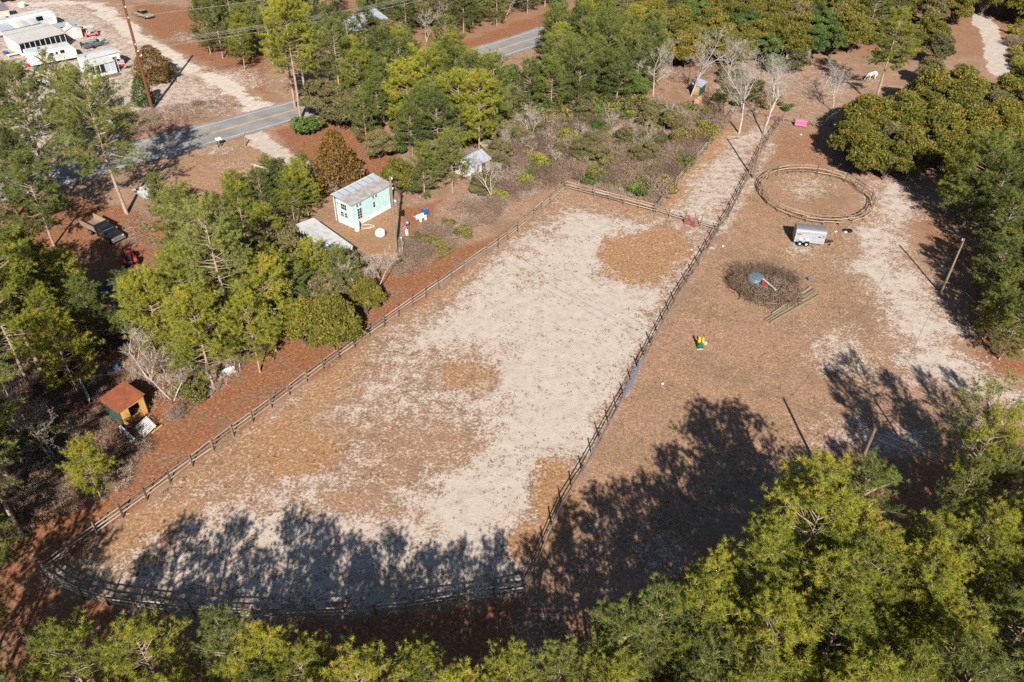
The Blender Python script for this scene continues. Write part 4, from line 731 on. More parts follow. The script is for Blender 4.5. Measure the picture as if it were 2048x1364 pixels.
def fence(name, label, px, spacing=2.29, heights=(.42, .82, 1.22), skip=(), seed=1, side=.085, rails=RAIL, last=True, post_h=1.0):
    w = [Vector((*p, 0)) for p in W(px)] if not isinstance(px[0], Vector) else px
    r = np.random.default_rng(seed); root = thing(name, label, 'fence', (w[0].x, w[0].y, 0)); seg = [(b - a).length for a, b in zip(w, w[1:])]; tot = sum(seg); n = max(1, round(tot / spacing)); pts = []
    for i in range(n + 1):
        s = tot * i / n; k = 0
        while k < len(seg) - 1 and s > seg[k]: s -= seg[k]; k += 1
        pts.append(w[k] + (w[k + 1] - w[k]) * min(1, s / seg[k]))
    o0 = w[0]; gone = lambda i: any(abs((pts[i] + pts[i + 1]).x / 2 - q.x) + abs((pts[i] + pts[i + 1]).y / 2 - q.y) < 1.7 for q in skip)
    for i, p in enumerate(pts):
        if i == n and not last: break
        o = bpy.data.objects.new('post', POST[int(r.integers(4))]); COL.objects.link(o); o.parent = root; o.location = p - o0; o.rotation_euler = (r.normal(0, .04), r.normal(0, .04), r.uniform(0, 6)); o.scale = (1, 1, post_h * r.uniform(.9, 1.06))
    for i in range(n):
        if gone(i): continue
        a, b = pts[i] - o0, pts[i + 1] - o0; t = (b - a).normalized(); nn = Vector((-t.y, t.x, 0)) * side
        for h in heights: put_rail(root, a + nn + Vector((0, 0, h + r.normal(0, .04))), b + nn + Vector((0, 0, h + r.normal(0, .04))), r, rails, 0)
    return root
LEFT = [(88, 1151), (276, 1013), (475, 867), (735, 677), (1013, 483), (1131, 379)]
fence('rail_fence', 'long weathered three-rail fence along the red straw strip', LEFT, seed=1)
fence('rail_fence', 'curved three-rail paddock end fence in tree shade', [(88, 1151), (118, 1176), (160, 1196), (215, 1212), (315, 1226), (430, 1236), (510, 1240), (587, 1240), (650, 1238), (712, 1235), (824, 1224), (937, 1207), (1022, 1193), (1047, 1189)], seed=2, last=False)
fence('rail_fence', 'long three-rail fence with blue metal gate between paddock and open field', [(1047, 1189), (1118, 1025), (1176, 928), (1244, 803), (1308, 682), (1351, 601), (1399, 526), (1435, 464)], seed=3, skip=[P(1255, 783), P(1270, 757)], side=-.085, rails=RAILD)
fence('rail_fence', 'three-rail fence along the open-field side of the lane to the pink blanket', [(1435, 464), (1455, 436), (1472, 402), (1492, 364), (1508, 332), (1522, 302), (1541, 274), (1557, 251), (1565, 242)], seed=4, side=-.085, rails=RAILD)
fence('rail_fence', 'three-rail cross fence with red gate between paddock and lane', [(1131, 379), (1310, 426), (1432, 463)], seed=5, skip=[P(1380, 448)], last=False)
fence('rail_fence', 'three-rail fence between the lane and the brush thicket', [(1312, 426), (1353, 371), (1406, 309), (1444, 260), (1468, 228)], seed=6)
fence('rail_fence', 'dark two-rail fence carrying the pink blanket at the horse field', [(1566, 243), (1600, 249), (1645, 256), (1690, 262)], seed=7, heights=(.55, 1.05), side=-.085, rails=RAILD)
# round pen
c0 = Vector((42.47, 101.66, 0)); R0 = 7.69
ang = lambda x, y: math.atan2(P(x, y).y - c0.y, P(x, y).x - c0.x)
g0, g1 = ang(1741, 402), ang(1712, 376)
ring = [c0 + Vector((math.cos(g1 + (g0 + 2 * math.pi - g1) * i / 48), math.sin(g1 + (g0 + 2 * math.pi - g1) * i / 48), 0)) * R0 for i in range(49)]
fence('round_pen', 'round horse pen of three-rail fencing with open metal gate', ring, 2.15, (.45, .9, 1.35), seed=8, side=-.08, rails=RAILR)
# metal gates
def pipe_gate(name, label, a, b, h, z0, bars, mat, frame=.03, uprights=2, fill=None):
    a, b = Vector(a), Vector(b); d = b - a; L = d.length; g = thing(name, label, 'gate', a, math.atan2(d.y, d.x))
    m = MB()
    for x in (0, L): m.tube([(x, 0, z0), (x, 0, z0 + h)], frame, 6)
    for z in (z0, z0 + h): m.tube([(0, 0, z), (L, 0, z)], frame, 6)
    m.build('gate_frame', mat, g)
    for k in range(1, bars): MB().tube([(0.02, 0, z0 + h * k / bars), (L - .02, 0, z0 + h * k / bars)], frame * .8, 6).build('bar', mat, g)
    for k in range(1, uprights + 1): MB().box((L * k / (uprights + 1), 0, z0 + h / 2), (.05, .02, h)).build('upright', mat, g)
    return g
pipe_gate('metal_gate', 'pale blue metal farm gate in the long fence beside the open field', P(1244, 806), P(1283, 731), 1.15, .12, 6, 'gate_blue', .03)
gr = pipe_gate('metal_gate', 'rusty red pipe gate in the cross fence at the lane', P(1368, 447), P(1392, 455), 1.2, .1, 6, 'gate_red', .035)
MB().beam((0, .03, .15), (1.3, .03, 1.25), .05, .05).build('brace', 'gate_red', gr)
for x in (0, 1.35): MB().tube([(x, .05, -.2), (x, .05, 2.1)], .055, 7).build('post', 'gate_red', gr)
pipe_gate('metal_gate', 'thin pipe gate standing open at the round pen', P(1707, 377), P(1741, 400), 1.4, .15, 3, 'dark_metal', .035, 1)
pipe_gate('metal_gate', 'faded red gate across the far end of the lane', P(1535, 238), P(1562, 242), 1.15, .12, 5, 'gate_red', .035)
# ------------------------------------------------------------------ buildings, campers, vehicles
def window(par, c, w, h, axis, n=(2, 2), frame='white_paint', depth=.05, sgn=-1, pane='dark_glass'):
    """framed window on a wall across the given axis ('y': wall faces +-y, 'x': wall faces +-x)"""
    c = Vector(c); f = MB(); u = Vector((1, 0, 0)) if axis == 'y' else Vector((0, 1, 0)); nrm = (Vector((0, 1, 0)) if axis == 'y' else Vector((1, 0, 0))) * sgn
    bar = lambda p, a, b: f.box(p, (a if axis == 'y' else depth, depth if axis == 'y' else a, b))
    for s in (-1, 1): bar(c + u * s * (w / 2) + nrm * depth * .5, .045, h + .045); bar(c + Vector((0, 0, s * h / 2)) + nrm * depth * .5, w + .045, .045)
    for k in range(1, n[0]): bar(c + u * (w * (k / n[0] - .5)) + nrm * depth * .45, .025, h)
    for k in range(1, n[1]): bar(c + Vector((0, 0, h * (k / n[1] - .5))) + nrm * depth * .45, w, .025)
    o = f.build('window', frame, par)
    g = MB(); d = (w, .02, h) if axis == 'y' else (.02, w, h); g.box(c + nrm * .015, d); g.build('pane', pane, o); return o
def frame_at(px, ang): p = P(*px); return (p.x, p.y, 0), math.radians(ang)
# tiny aqua house
loc, rz = frame_at((707.5, 456), 54.3)
h = thing('tiny_house', 'small aqua two-storey house with white skirting and grey sheet roof', 'house', loc, rz)
MB().box((3.65, 1.37, .28), (7.34, 2.78, .6)).build('skirting', 'white_paint', h)
w_ = MB(); w_.prism([(0, .55), (2.74, .55), (2.74, 3.62), (0, 3.28)], 0.02, 7.28, 'x'); w_.build('wall', 'aqua_sheet', h)
for x, y in ((0.02, 0), (7.28, 0), (0.02, 2.74), (7.28, 2.74)): MB().box((x, y, 1.93), (.12, .12, 2.75)).build('corner_board', 'white_paint', h)
rf = MB().prism([(-.22, 3.30), (2.05, 3.58), (2.05, 3.64), (-.22, 3.36)], -.2, 7.6, 'x').build('roof', 'roof_sheet', h)
for k in range(7):
    MB().prism([(2.06, 3.585), (3.4, 3.75), (3.4, 3.79), (2.06, 3.625)], -.2 + k * 1.115, -.2 + k * 1.115 + 1.07, 'x').build('roof_panel', 'blue_panel', rf)
    MB().prism([(2.06, 3.60), (3.4, 3.765), (3.4, 3.82), (2.06, 3.655)], -.245 + k * 1.115, -.205 + k * 1.115, 'x').build('seam', 'dark_metal', rf)
MB().prism([(3.4, 3.72), (3.46, 3.72), (3.46, 3.84), (3.4, 3.84)], -.25, 7.65, 'x').build('fascia', 'white_paint', rf)
window(h, (.02, 1.45, 2.6), 1.05, .85, 'x', (3, 2)); window(h, (.02, 1.15, 1.45), .55, .75, 'x', (2, 2)); window(h, (.02, 1.85, 1.45), .55, .75, 'x', (2, 2))
window(h, (1.3, 0, 1.6), .8, 1.5, 'y', (2, 4)); window(h, (1.0, 0, 2.85), .4, .42, 'y', (1, 2)); window(h, (1.55, 0, 2.85), .4, .42, 'y', (1, 2))
window(h, (3.9, 0, 2.85), .4, .42, 'y', (1, 2)); window(h, (4.45, 0, 2.85), .4, .42, 'y', (1, 2)); window(h, (3.95, 0, 1.75), .4, .8, 'y', (1, 2)); window(h, (.02, 2.55, 2.75), .22, .4, 'x', (1, 2))
for x in (.1, 3.6, 7.2): MB().box((x, 3.3, 1.85), (.1, .1, 3.75)).build('porch_post', 'white_paint', h)
MB().box((3.65, 3.1, .35), (7.2, .7, .1)).build('porch_floor', 'deck_board', h)
# white tank, dome, hose and yard things beside it
p = P(715, 462); tag(MB().lathe((0, 0, 0), [(.3, 0), (.36, .12), (.37, 1.25), (.3, 1.5), (.12, 1.62), (.1, 1.68)], 14).build('water_tank', 'white_metal', None, p, smooth=True), 'upright white tank at the corner of the aqua house', 'tank')
p = P(761, 470); o = thing('dog_house', 'white domed plastic dog house on the grass beside the aqua house', 'dog house', p, .4)
MB().lathe((0, 0, 0), [(.68, 0), (.7, .3), (.62, .62), (.42, .85), (.16, .95)], 14).build('shell', 'white_metal', o, smooth=True); MB().prism([(-.25, 0), (.25, 0), (.25, .45), (0, .62), (-.25, .45)], -.74, -.6, 'y').build('doorway', 'dark_metal', o, rz=1.2)
r = np.random.default_rng(5); q = P(734, 453); pts = [q + Vector((.9 * math.cos(a) * (1 + .15 * math.sin(2.3 * a)) + r.normal(0, .03), .45 * math.sin(a) * (1 + .2 * math.cos(1.7 * a)), .03)) for a in np.linspace(0, 13, 60)] + [P(722, 460) + Vector((0, 0, .03))]
tag(MB().tube(pts, .03, 5).build('garden_hose', 'cream'), 'pale garden hose coiled on the grass beside the aqua house', 'hose')
# long white trailer whose roof shows through the trees
p = P(697, 485.7); o = thing('box_trailer', 'long white flat-roofed trailer below the aqua house', 'trailer', (p.x, p.y, 0), math.radians(133))
MB().box((-.3, 3.42, 1.5), (8.9, 2.5, 2.1), 0).build('body', 'white_metal', o, bevel=.06); MB().box((-.3, 3.42, 2.58), (9.0, 2.6, .06)).build('roof', 'roof_white', o)
MB().box((-4.78, 2.6, 1.4), (.04, .6, 1.5)).build('rear_door', 'dark_metal', o)
for x in (-1.6, -.6):
    for y in (2.3, 4.55): MB().wheel((x, y, .38), .38, .24).build('wheel', 'rubber', o)
# half-hidden camper under the trees
p = P(532, 474, 2.4); o = thing('camper', 'white camper half hidden under the trees near the long trailer', 'camper', (p.x, p.y, 0), math.radians(52))
MB().box((0, 0, 1.45), (5.6, 2.3, 1.9)).build('body', 'white_metal', o, bevel=.15); MB().box((0, 0, 2.43), (4.9, 1.9, .06)).build('roof', 'roof_white', o); window(o, (1, -1.15, 1.7), .8, .5, 'y', (1, 1), 'grey_metal')
for x in (-.5, .5): MB().wheel((x, -1.0, .33), .33, .2).build('wheel', 'rubber', o)
# small white cottage in the trees
p = P(945, 360); o = thing('cottage', 'small white cottage with grey roof half hidden behind pines', 'house', (p.x, p.y, 0), math.radians(50))
MB().prism([(0, 0), (3.4, 0), (3.4, 2.2), (1.7, 2.9), (0, 2.2)], 0, 3.6, 'x').build('wall', 'white_paint', o)
MB().prism([(-.35, 2.06), (1.7, 2.96), (1.7, 3.04), (-.35, 2.14)], -.2, 3.8, 'x').build('roof', 'grey_roof', o); MB().prism([(3.75, 2.06), (1.7, 2.96), (1.7, 3.04), (3.75, 2.14)], -.2, 3.8, 'x').build('roof', 'grey_roof', o)
MB().box((2.4, -.02, 1.05), (.85, .05, 2.0)).build('door', 'dark_red', o); window(o, (1.2, 0, 1.4), .6, .9, 'y'); window(o, (3.2, 0, 1.4), .5, .9, 'y'); window(o, (0, 1.7, 1.5), .7, .9, 'x')
p = P(968, 308); o = thing('lean_to', 'collapsed grey plank lean-to behind the small white cottage', 'shed', (p.x, p.y, 0), math.radians(48))
for k in range(9): MB().box((.1 + k * .34, 0, 1.1 + .05 * math.sin(k * 2.1)), (.3, 2.3, .04), rx=.35 + .05 * math.sin(k * 3.7)).build('plank', 'grey_plank', o)
for x in (0, 1.4, 2.9): MB().box((x, -.9, .4), (.09, .09, .9)).build('post', 'grey_plank', o); MB().box((x, .95, .7), (.09, .09, 1.5)).build('post', 'grey_plank', o)
# grey-roofed house beyond the pines
p = P(700, 66, 2.6); o = thing('house', 'low house with pale grey metal roof beyond the roadside pines', 'house', (p.x, p.y, 0), math.radians(58))
MB().prism([(.3, 0), (7.2, 0), (7.2, 2.6), (3.75, 4.0), (.3, 2.6)], .3, 11.6, 'x').build('wall', 'cream', o)
MB().prism([(-.2, 2.45), (3.75, 4.05), (3.75, 4.13), (-.2, 2.53)], 0, 12, 'x').build('roof', 'grey_roof', o); MB().prism([(7.7, 2.45), (3.75, 4.05), (3.75, 4.13), (7.7, 2.53)], 0, 12, 'x').build('roof', 'grey_roof', o)
for x in (2, 5.5, 9): window(o, (x, .3, 1.5), .9, 1.1, 'y')
window(o, (.3, 2.4, 1.5), .9, 1.1, 'x'); MB().box((7.3, .27, 1.05), (.9, .05, 2.05)).build('door', 'white_paint', o)
p = P(1490, 66, 2.4); o = thing('shed', 'dark-roofed outbuilding showing through the wood behind the bare trees', 'shed', (p.x, p.y, 0), math.radians(-20))
MB().box((1.8, 1.6, 1.15), (3.4, 3.0, 2.3)).build('wall', 'grey_plank', o); MB().prism([(-.2, 2.25), (3.4, 2.7), (3.4, 2.76), (-.2, 2.31)], -.1, 3.7, 'x').build('roof', 'dark_roof', o); MB().box((1.8, .08, 1.0), (.9, .05, 1.9)).build('door', 'dark_metal', o)
p = P(1575, 100, 2.6); o = thing('shed', 'dark-roofed building behind the leaning white trees', 'shed', (p.x, p.y, 0), math.radians(-35))
MB().box((1.8, 1.8, 1.25), (3.6, 3.4, 2.5)).build('wall', 'grey_plank', o); MB().prism([(-.2, 2.4), (3.8, 3.0), (3.8, 3.07), (-.2, 2.47)], -.2, 3.9, 'x').build('roof', 'dark_roof', o); window(o, (1.8, .1, 1.5), .8, .8, 'y')
# rusty-roofed shed
p = P(235, 843.2); o = thing('shed', 'leaning shed with rusty tin roof and orange-yellow boarded front', 'shed', (p.x, p.y, 0), math.radians(-34))
MB().box((-.1, -.1, 1.05), (2.9, .06, 2.1)).build('wall', 'green_paint', o); MB().box((-.1, 2.45, 1.05), (2.9, .06, 2.1)).build('wall', 'green_paint', o); MB().box((-1.5, 1.2, 1.05), (.06, 2.6, 2.1)).build('wall', 'green_paint', o)
MB().box((-.1, 1.2, .08), (2.8, 2.5, .1)).build('floor', 'yellow_board', o)
for k in range(3): MB().box((1.32, .1 + k * .27, 1.0), (.05, .26, 2.0 - .05 * k)).build('board', 'yellow_board', o)
for k in range(2): MB().box((1.32, 2.0 + k * .27, .95), (.05, .26, 1.9)).build('board', 'yellow_board', o)
MB().box((1.33, 1.2, 1.98), (.05, 2.5, .24)).build('board', 'yellow_board', o)
for k in range(4): MB().box((1.32, .95 + k * .27, .38), (.05, .26, .7 + .08 * (k % 2))).build('board', 'yellow_board', o)
rr = MB(); n = 17
for k in range(n): rr.beam((-1.62 + 3.06 * k / (n - 1), -.3, 2.12), (-1.62 + 3.06 * k / (n - 1), 2.62, 2.36), .1, .07)
rr.prism([(-.3, 2.08), (2.62, 2.32), (2.62, 2.35), (-.3, 2.11)], -1.68, 1.5, 'x'); rr.build('roof', 'rust_sheet', o)
q = thing('board_fence', 'low white board fence running from the rusty-roofed shed', 'fence', (p.x, p.y, 0), math.radians(-40))
for k in range(18): MB().box((1.55 + k * .17, -.45, .42 + .03 * math.sin(k * 2.3)), (.15, .03, .84), rx=-.35).build('board', 'white_paint', q)
MB().box((3.0, -.4, .6), (3.1, .05, .08)).build('rail', 'white_paint', q); MB().box((3.0, -.5, .22), (3.1, .05, .08)).build('rail', 'white_paint', q)
p2 = P(281, 868); q = thing('pallet', 'white slatted panel lying at the end of the low white board fence', 'panel', (p2.x, p2.y, .05), math.radians(50))
for k in range(9): MB().box((.6 - k * .0, -.75 + k * .19, .35 + k * .02), (1.5, .11, .03), ry=-.35).build('slat', 'white_paint', q)
for x in (.05, 1.15): MB().box((x, 0, .32 + (x - .6) * .36), (.07, 1.7, .07)).build('batten', 'white_paint', q)
for a, b, l in (((298, 860), (338, 832), 'long yellow board lying on the straw beside the white slatted panel'), ((304, 868), (325, 852), 'short yellow board lying at the straw edge beside the white slatted panel')):
    A, B = P(*a), P(*b); tag(MB().beam(A + Vector((0, 0, .1)), B + Vector((0, 0, .14)), .16, .06).build('board', 'yellow_board'), l, 'board')
pf = P(165, 775); q = thing('board_fence', 'white tin fence behind the rusty-roofed shed', 'fence', (pf.x, pf.y, 0), math.radians(-52))
for k in range(14): MB().box((k * .24, 0, .6), (.22, .03, 1.2 + .06 * math.sin(k * 1.9)), rx=-.2).build('board', 'white_paint', q)
pf = P(459, 747); tag(MB().box((0, 0, .35), (1.2, .7, .05), rz=.6, rx=.5).box((.1, .1, .2), (.9, .6, .35), rz=.6).build('scrap_sheet', 'white_paint', None, pf), 'bent white sheet lying by the straw strip under a pine', 'scrap')
for i, (x, y, mat, l) in enumerate([(390, 620, 'white_metal', 'white bath-shaped scrap in the wood beside the truck yard'), (330, 690, 'blue_plastic', 'blue plastic drum in the bare brush behind the rusty-roofed shed'), (235, 742, 'blue_plastic', 'blue barrel just behind the rusty-roofed shed'), (475, 515, 'white_metal', 'white washing machine among the trees below the truck yard'), (455, 550, 'grey_metal', 'grey scrap cabinet among the trees below the truck yard'), (560, 600, 'white_metal', 'white scrap cabinet under the oaks below the long trailer')]):
    q = P(x, y); 
    if 'drum' in l or 'barrel' in l: m = MB().lathe((0, 0, 0), [(.27, 0), (.3, .08), (.31, .42), (.3, .8), (.25, .86)], 12)
    else: m = MB().box((0, 0, .4), (.75, .65, .8), .5).box((.0, 0, .84), (.7, .6, .07), .5).box((.3, -.25, .5), (.1, .06, .5), .5)
    tag(m.build('drum' if 'drum' in l or 'barrel' in l else 'scrap_cabinet', mat, None, q, bevel=.02), l, 'barrel' if 'barrel' in l or 'drum' in l else 'scrap')

# ---------------------------------------------------------------- trailer lot beyond the road
def camper(name, label, org, ang, x0, x1, y0, y1, zt, wins, door=None, stripes=True, front=True, cat='camper'):
    p = P(org[0] / 6.82, org[1] / 6.82); o = thing(name, label, cat, (p.x, p.y, 0), math.radians(ang)); c = .45
    prof = [(x0, .5), (x1 - .25, .5), (x1, .9), (x1, zt - .75), (x1 - .55, zt), (x0 + .15, zt), (x0, zt - .2)] if front else [(x0, .3), (x1, .3), (x1, zt), (x0, zt)]
    MB().prism(prof, y0, y1, 'y').build('body', 'white_metal', o, bevel=.05)
    rf = MB().box(((x0 + x1 - .5) / 2, (y0 + y1) / 2, zt + .02), (x1 - x0 - .8, y1 - y0 - .25, .06)).build('roof', 'roof_white', o)
    for k, x in enumerate((.3, .55, .75)): MB().box((x0 + (x1 - x0) * x, (y0 + y1) / 2 + .2 * (-1) ** k, zt + .12), (.42, .42, .16)).build('roof_vent', 'cream' if k else 'dark_metal', rf)
    for x, z, w, hh in wins: window(o, (x, y0, z), w, hh, 'y', (1, 1), 'dark_metal')
    if stripes:
        for k in range(3): MB().beam((x0 + .6 + .5 * k, y0 - .012, 1.0 + .12 * k), (x1 - .8, y0 - .012, 1.25 + .28 * k), .02, .06).build('stripe', 'grey_metal', o)
    if door: MB().box((door, y0 - .01, 1.4), (.66, .03, 1.7)).build('door', 'cream', o)
    for k in (.42, .5): MB().wheel((x0 + (x1 - x0) * k, y0 + .12, .35), .35, .22).build('wheel', 'rubber', o)
    return o
camper('camper', 'long white camper with striped side between screened porch and park home', (400, 900), 40, 0, 8.3, -1.9, 1.2, 2.75, [(3.9, 1.9, .62, .45), (4.9, 1.95, .3, .45), (5.9, 2.05, .7, .5)], 2.6)
A = camper('camper', 'long white camper with multicoloured awning at the back of the lot', (640, 380), 50, -10, 2.4, -.2, 2.6, 3.1, [(-.9, 2.1, 1.3, .8)], None, True)
for k, m in enumerate(['grey_roof', 'grey_roof', 'grey_roof', 'white_paint', 'cream', 'grey_roof', 'cream', 'grey_roof']): MB().prism([(-3.1, 2.05), (-.22, 2.5), (-.22, 2.54), (-3.1, 2.09)], -10 + k * 1.0, -9.02 + k * 1.0, 'x').build('awning', m, A)
for k in range(5): MB().box((-9.6 + k * 1.9, -3.0, 1.02), (.08, .08, 2.05)).build('awning_post', 'white_paint', A)
MB().box((2.43, 1.2, 1.9), (.03, 1.6, .7)).build('front_window', 'dark_glass', A)
# screened mobile home
p = P(200 / 6.82, 690 / 6.82); o = thing('mobile_home', 'mobile home with wide pale roof and glazed porch', 'mobile home', (p.x, p.y, 0), math.radians(48))
MB().box((3.9, .9, 1.35), (8.4, 3.0, 2.7)).build('wall', 'white_metal', o); MB().prism([(-5.1, 2.55), (2.65, 2.95), (2.65, 3.03), (-5.1, 2.63)], -.6, 8.4, 'x').build('roof', 'pale_sheet', o)
for k in range(10): MB().box((-.3 + k * .95, -4.8, 1.3), (.09, .09, 2.5)).build('porch_post', 'white_paint', o)
for k in range(9): MB().box((.17 + k * .95, -4.8, 1.55), (.84, .03, 1.6)).build('screen', 'dark_glass', o)
MB().box((4.0, -4.8, .4), (8.7, .06, .6)).build('knee_wall', 'white_paint', o); MB().box((-.35, -2.4, 1.3), (.05, 4.7, 2.3)).build('side_wall', 'white_paint', o); MB().box((8.25, -2.4, 1.4), (.04, 4.4, 1.7)).build('screen', 'dark_glass', o)
# park home with screened porch and flag
p = P(1230 / 6.82, 1010 / 6.82); o = thing('park_home', 'white park home with screened porch and a flag at its corner', 'mobile home', (p.x, p.y, 0), math.radians(48))
MB().box((2.75, 1.1, 1.4), (6.4, 3.2, 2.7)).build('wall', 'white_metal', o); MB().prism([(-.7, 2.78), (1.1, 2.95), (2.9, 2.78), (2.9, 2.84), (1.1, 3.02), (-.7, 2.84)], -.7, 6.2, 'x').build('roof', 'roof_white', o)
pr = MB().prism([(-3.3, 2.28), (-.55, 2.6), (-.55, 2.66), (-3.3, 2.34)], -1.1, 3.75, 'x').build('porch_roof', 'roof_white', o)
for k in range(6): MB().box((-.95 + k * .92, -3.1, 1.15), (.1, .1, 2.3)).build('porch_post', 'white_paint', o)
for k in range(5): MB().box((-.49 + k * .92, -3.1, 1.45), (.8, .03, 1.45)).build('screen', 'blue_panel' if k > 2 else 'dark_glass', o)
MB().box((1.35, -3.1, .36), (4.7, .06, .7)).build('knee_wall', 'white_paint', o); MB().box((3.66, -1.8, 1.15), (.05, 2.5, 2.2)).build('side_wall', 'cream', o); window(o, (5.95, .6, 1.7), .9, .9, 'x', (2, 1), 'white_paint', sgn=1); window(o, (4.9, -.5, 1.7), .8, .9, 'y', (2, 2))
MB().box((1.3, -3.7, .12), (5.2, 1.1, .14)).build('deck', 'deck_board', o)
fl = thing('flag', 'red and white striped flag with blue corner beside the screened porch', 'flag', o.matrix_basis @ Vector((4.1, -3.25, 0)), math.radians(48))
MB().tube([(0, 0, 0), (0, 0, 2.9)], .03, 6).build('pole', 'white_paint', fl); g = MB()
for k in range(7): g.prism([(.03, 1.5 + k * .15), (1.25, 1.2 + k * .15), (1.25, 1.345 + k * .15), (.03, 1.645 + k * .15)], -.01, .01, 'y')
cl_ = g.build('cloth', 'red_paint', fl); cl_.data.materials.append(M['white_paint']); cl_.data.polygons.foreach_set('material_index', [(i // 6) % 2 for i in range(len(cl_.data.polygons))]); MB().prism([(.02, 2.1), (.55, 1.97), (.55, 2.46), (.02, 2.56)], -.02, .02, 'y').build('canton', 'dark_blue', fl)
# garden shed, carport roof, golf cart, boat, car
p = P(1000 / 6.82, 530 / 6.82); o = thing('garden_shed', 'small cream gabled garden shed beside the pink golf cart', 'shed', (p.x, p.y, 0), math.radians(40))
MB().prism([(-1.0, 0), (1.9, 0), (1.9, 1.8), (.45, 2.45), (-1.0, 1.8)], -.2, 3.0, 'y').build('wall', 'cream', o)
for s in (-1, 1): MB().prism([(.45 + s * 1.65, 1.68), (.45, 2.46), (.45, 2.53), (.45 + s * 1.65, 1.75)], -.35, 3.15, 'y').build('roof', 'roof_white', o)
for x in (.15, .75): MB().box((x, -.22, .9), (.56, .04, 1.7)).build('door', 'white_paint', o)
p = P(880 / 6.82, 330 / 6.82, 2.2); o = thing('carport', 'flat grey carport roof behind the cream garden shed', 'carport', (p.x, p.y, 0), math.radians(45))
MB().box((0, 0, 2.2), (4.6, 2.6, .08)).build('roof', 'grey_roof', o)
for x in (-2.1, 2.1):
    for y in (-1.1, 1.1): MB().box((x, y, 1.08), (.09, .09, 2.16)).build('post', 'white_paint', o)
p = P(184, 72); o = thing('golf_cart', 'pink golf cart with white roof beside the cream garden shed', 'golf cart', (p.x, p.y, 0), math.radians(28))
MB().prism([(-1.25, .28), (1.2, .28), (1.3, .5), (1.15, .78), (.7, .86), (.55, .4), (-.1, .4), (-.15, .62), (-1.2, .66)], -.56, .56, 'y').build('body', 'pink_paint', o, bevel=.03)
MB().box((-.45, 0, .72), (.55, 1.05, .16)).box((-.75, 0, 1.0), (.12, 1.05, .5)).build('seat', 'cream', o); MB().box((-.15, 0, 1.86), (1.9, 1.15, .07)).build('roof', 'white_metal', o, bevel=.03)
for x in (-.95, .75):
    for y in (-.5, .5): MB().tube([(x, y, .6), (x * .88, y, 1.84)], .025, 5).build('roof_post', 'dark_metal', o)
for x in (-.8, .85):
    for y in (-.5, .5): MB().wheel((x, y, .24), .24, .2).build('wheel', 'rubber', o)
MB().prism([(.72, .85), (.76, .85), (.62, 1.7), (.58, 1.7)], -.5, .5, 'y').build('windscreen', 'blue_panel', o)
def boat(name, label, px, ang, L, B, hull, inside, trailer=True):
    p = P(*px); o = thing(name, label, 'boat', (p.x, p.y, 0), math.radians(ang)); z0 = .45 if trailer else .05; sec = []
    for u in np.linspace(0, 1, 9):
        w = B / 2 * (1 if u < .5 else max(.04, 1 - ((u - .5) / .5) ** 2.2)); x = -L / 2 + L * u; k = .2 * max(0, u - .6) * 2
        sec.append([(x, -w, z0 + .55 + k), (x, -w * .75, z0 + .12 + k * .9), (x, 0, z0 + k * 1.1), (x, w * .75, z0 + .12 + k * .9), (x, w, z0 + .55 + k)])
    m = MB(); vs = [q for s in sec for q in s]; fs = [(i * 5 + j, (i + 1) * 5 + j, (i + 1) * 5 + j + 1, i * 5 + j + 1) for i in range(8) for j in range(4)] + [(0, 1, 2, 3, 4)]
    m.add(vs, fs).build('hull', hull, o)
    f = MB(); ins = [[(q[0][0], q[0][1] * .86, z0 + .3), (q[4][0], q[4][1] * .86, z0 + .3)] for q in sec]; f.add([q for s in ins for q in s], [(i * 2, i * 2 + 1, i * 2 + 3, i * 2 + 2) for i in range(8)]).build('deck', inside, o)
    g = MB()
    for s in (0, 4): g.tube([q[s] for q in sec], .05, 5)
    g.build('gunwale', hull, o)
    for x in (-.28, .05): MB().box((L * x, 0, z0 + .42), (.35, B * .7, .18)).build('bench', inside, o)
    if trailer:
        MB().box((0, -.35, .36), (L * .9, .08, .08)).box((0, .35, .36), (L * .9, .08, .08)).beam((L * .4, 0, .38), (L * .75, 0, .4), .09, .09).build('trailer_frame', 'grey_metal', o)
        for y in (-B / 2 - .05, B / 2 + .05): MB().wheel((-L * .12, y, .28), .28, .18).build('wheel', 'rubber', o)
        MB().box((-L / 2 - .15, 0, z0 + .75), (.3, .3, .5)).box((-L / 2 - .2, 0, z0 + .2), (.14, .12, .7)).build('outboard_motor', 'dark_metal', o); MB().box((.15 * L, .2, z0 + .7), (.3, .4, .5)).build('console', 'dark_metal', o)
    return o
boat('boat', 'grey fishing boat on a trailer behind the white park home', (191, 94), 46, 4.7, 1.5, 'tank_grey', 'dark_metal')
boat('boat', 'stripped white boat hull lying on the pine straw', (291, 393), -45, 3.9, 1.7, 'boat_white', 'boat_white', False)
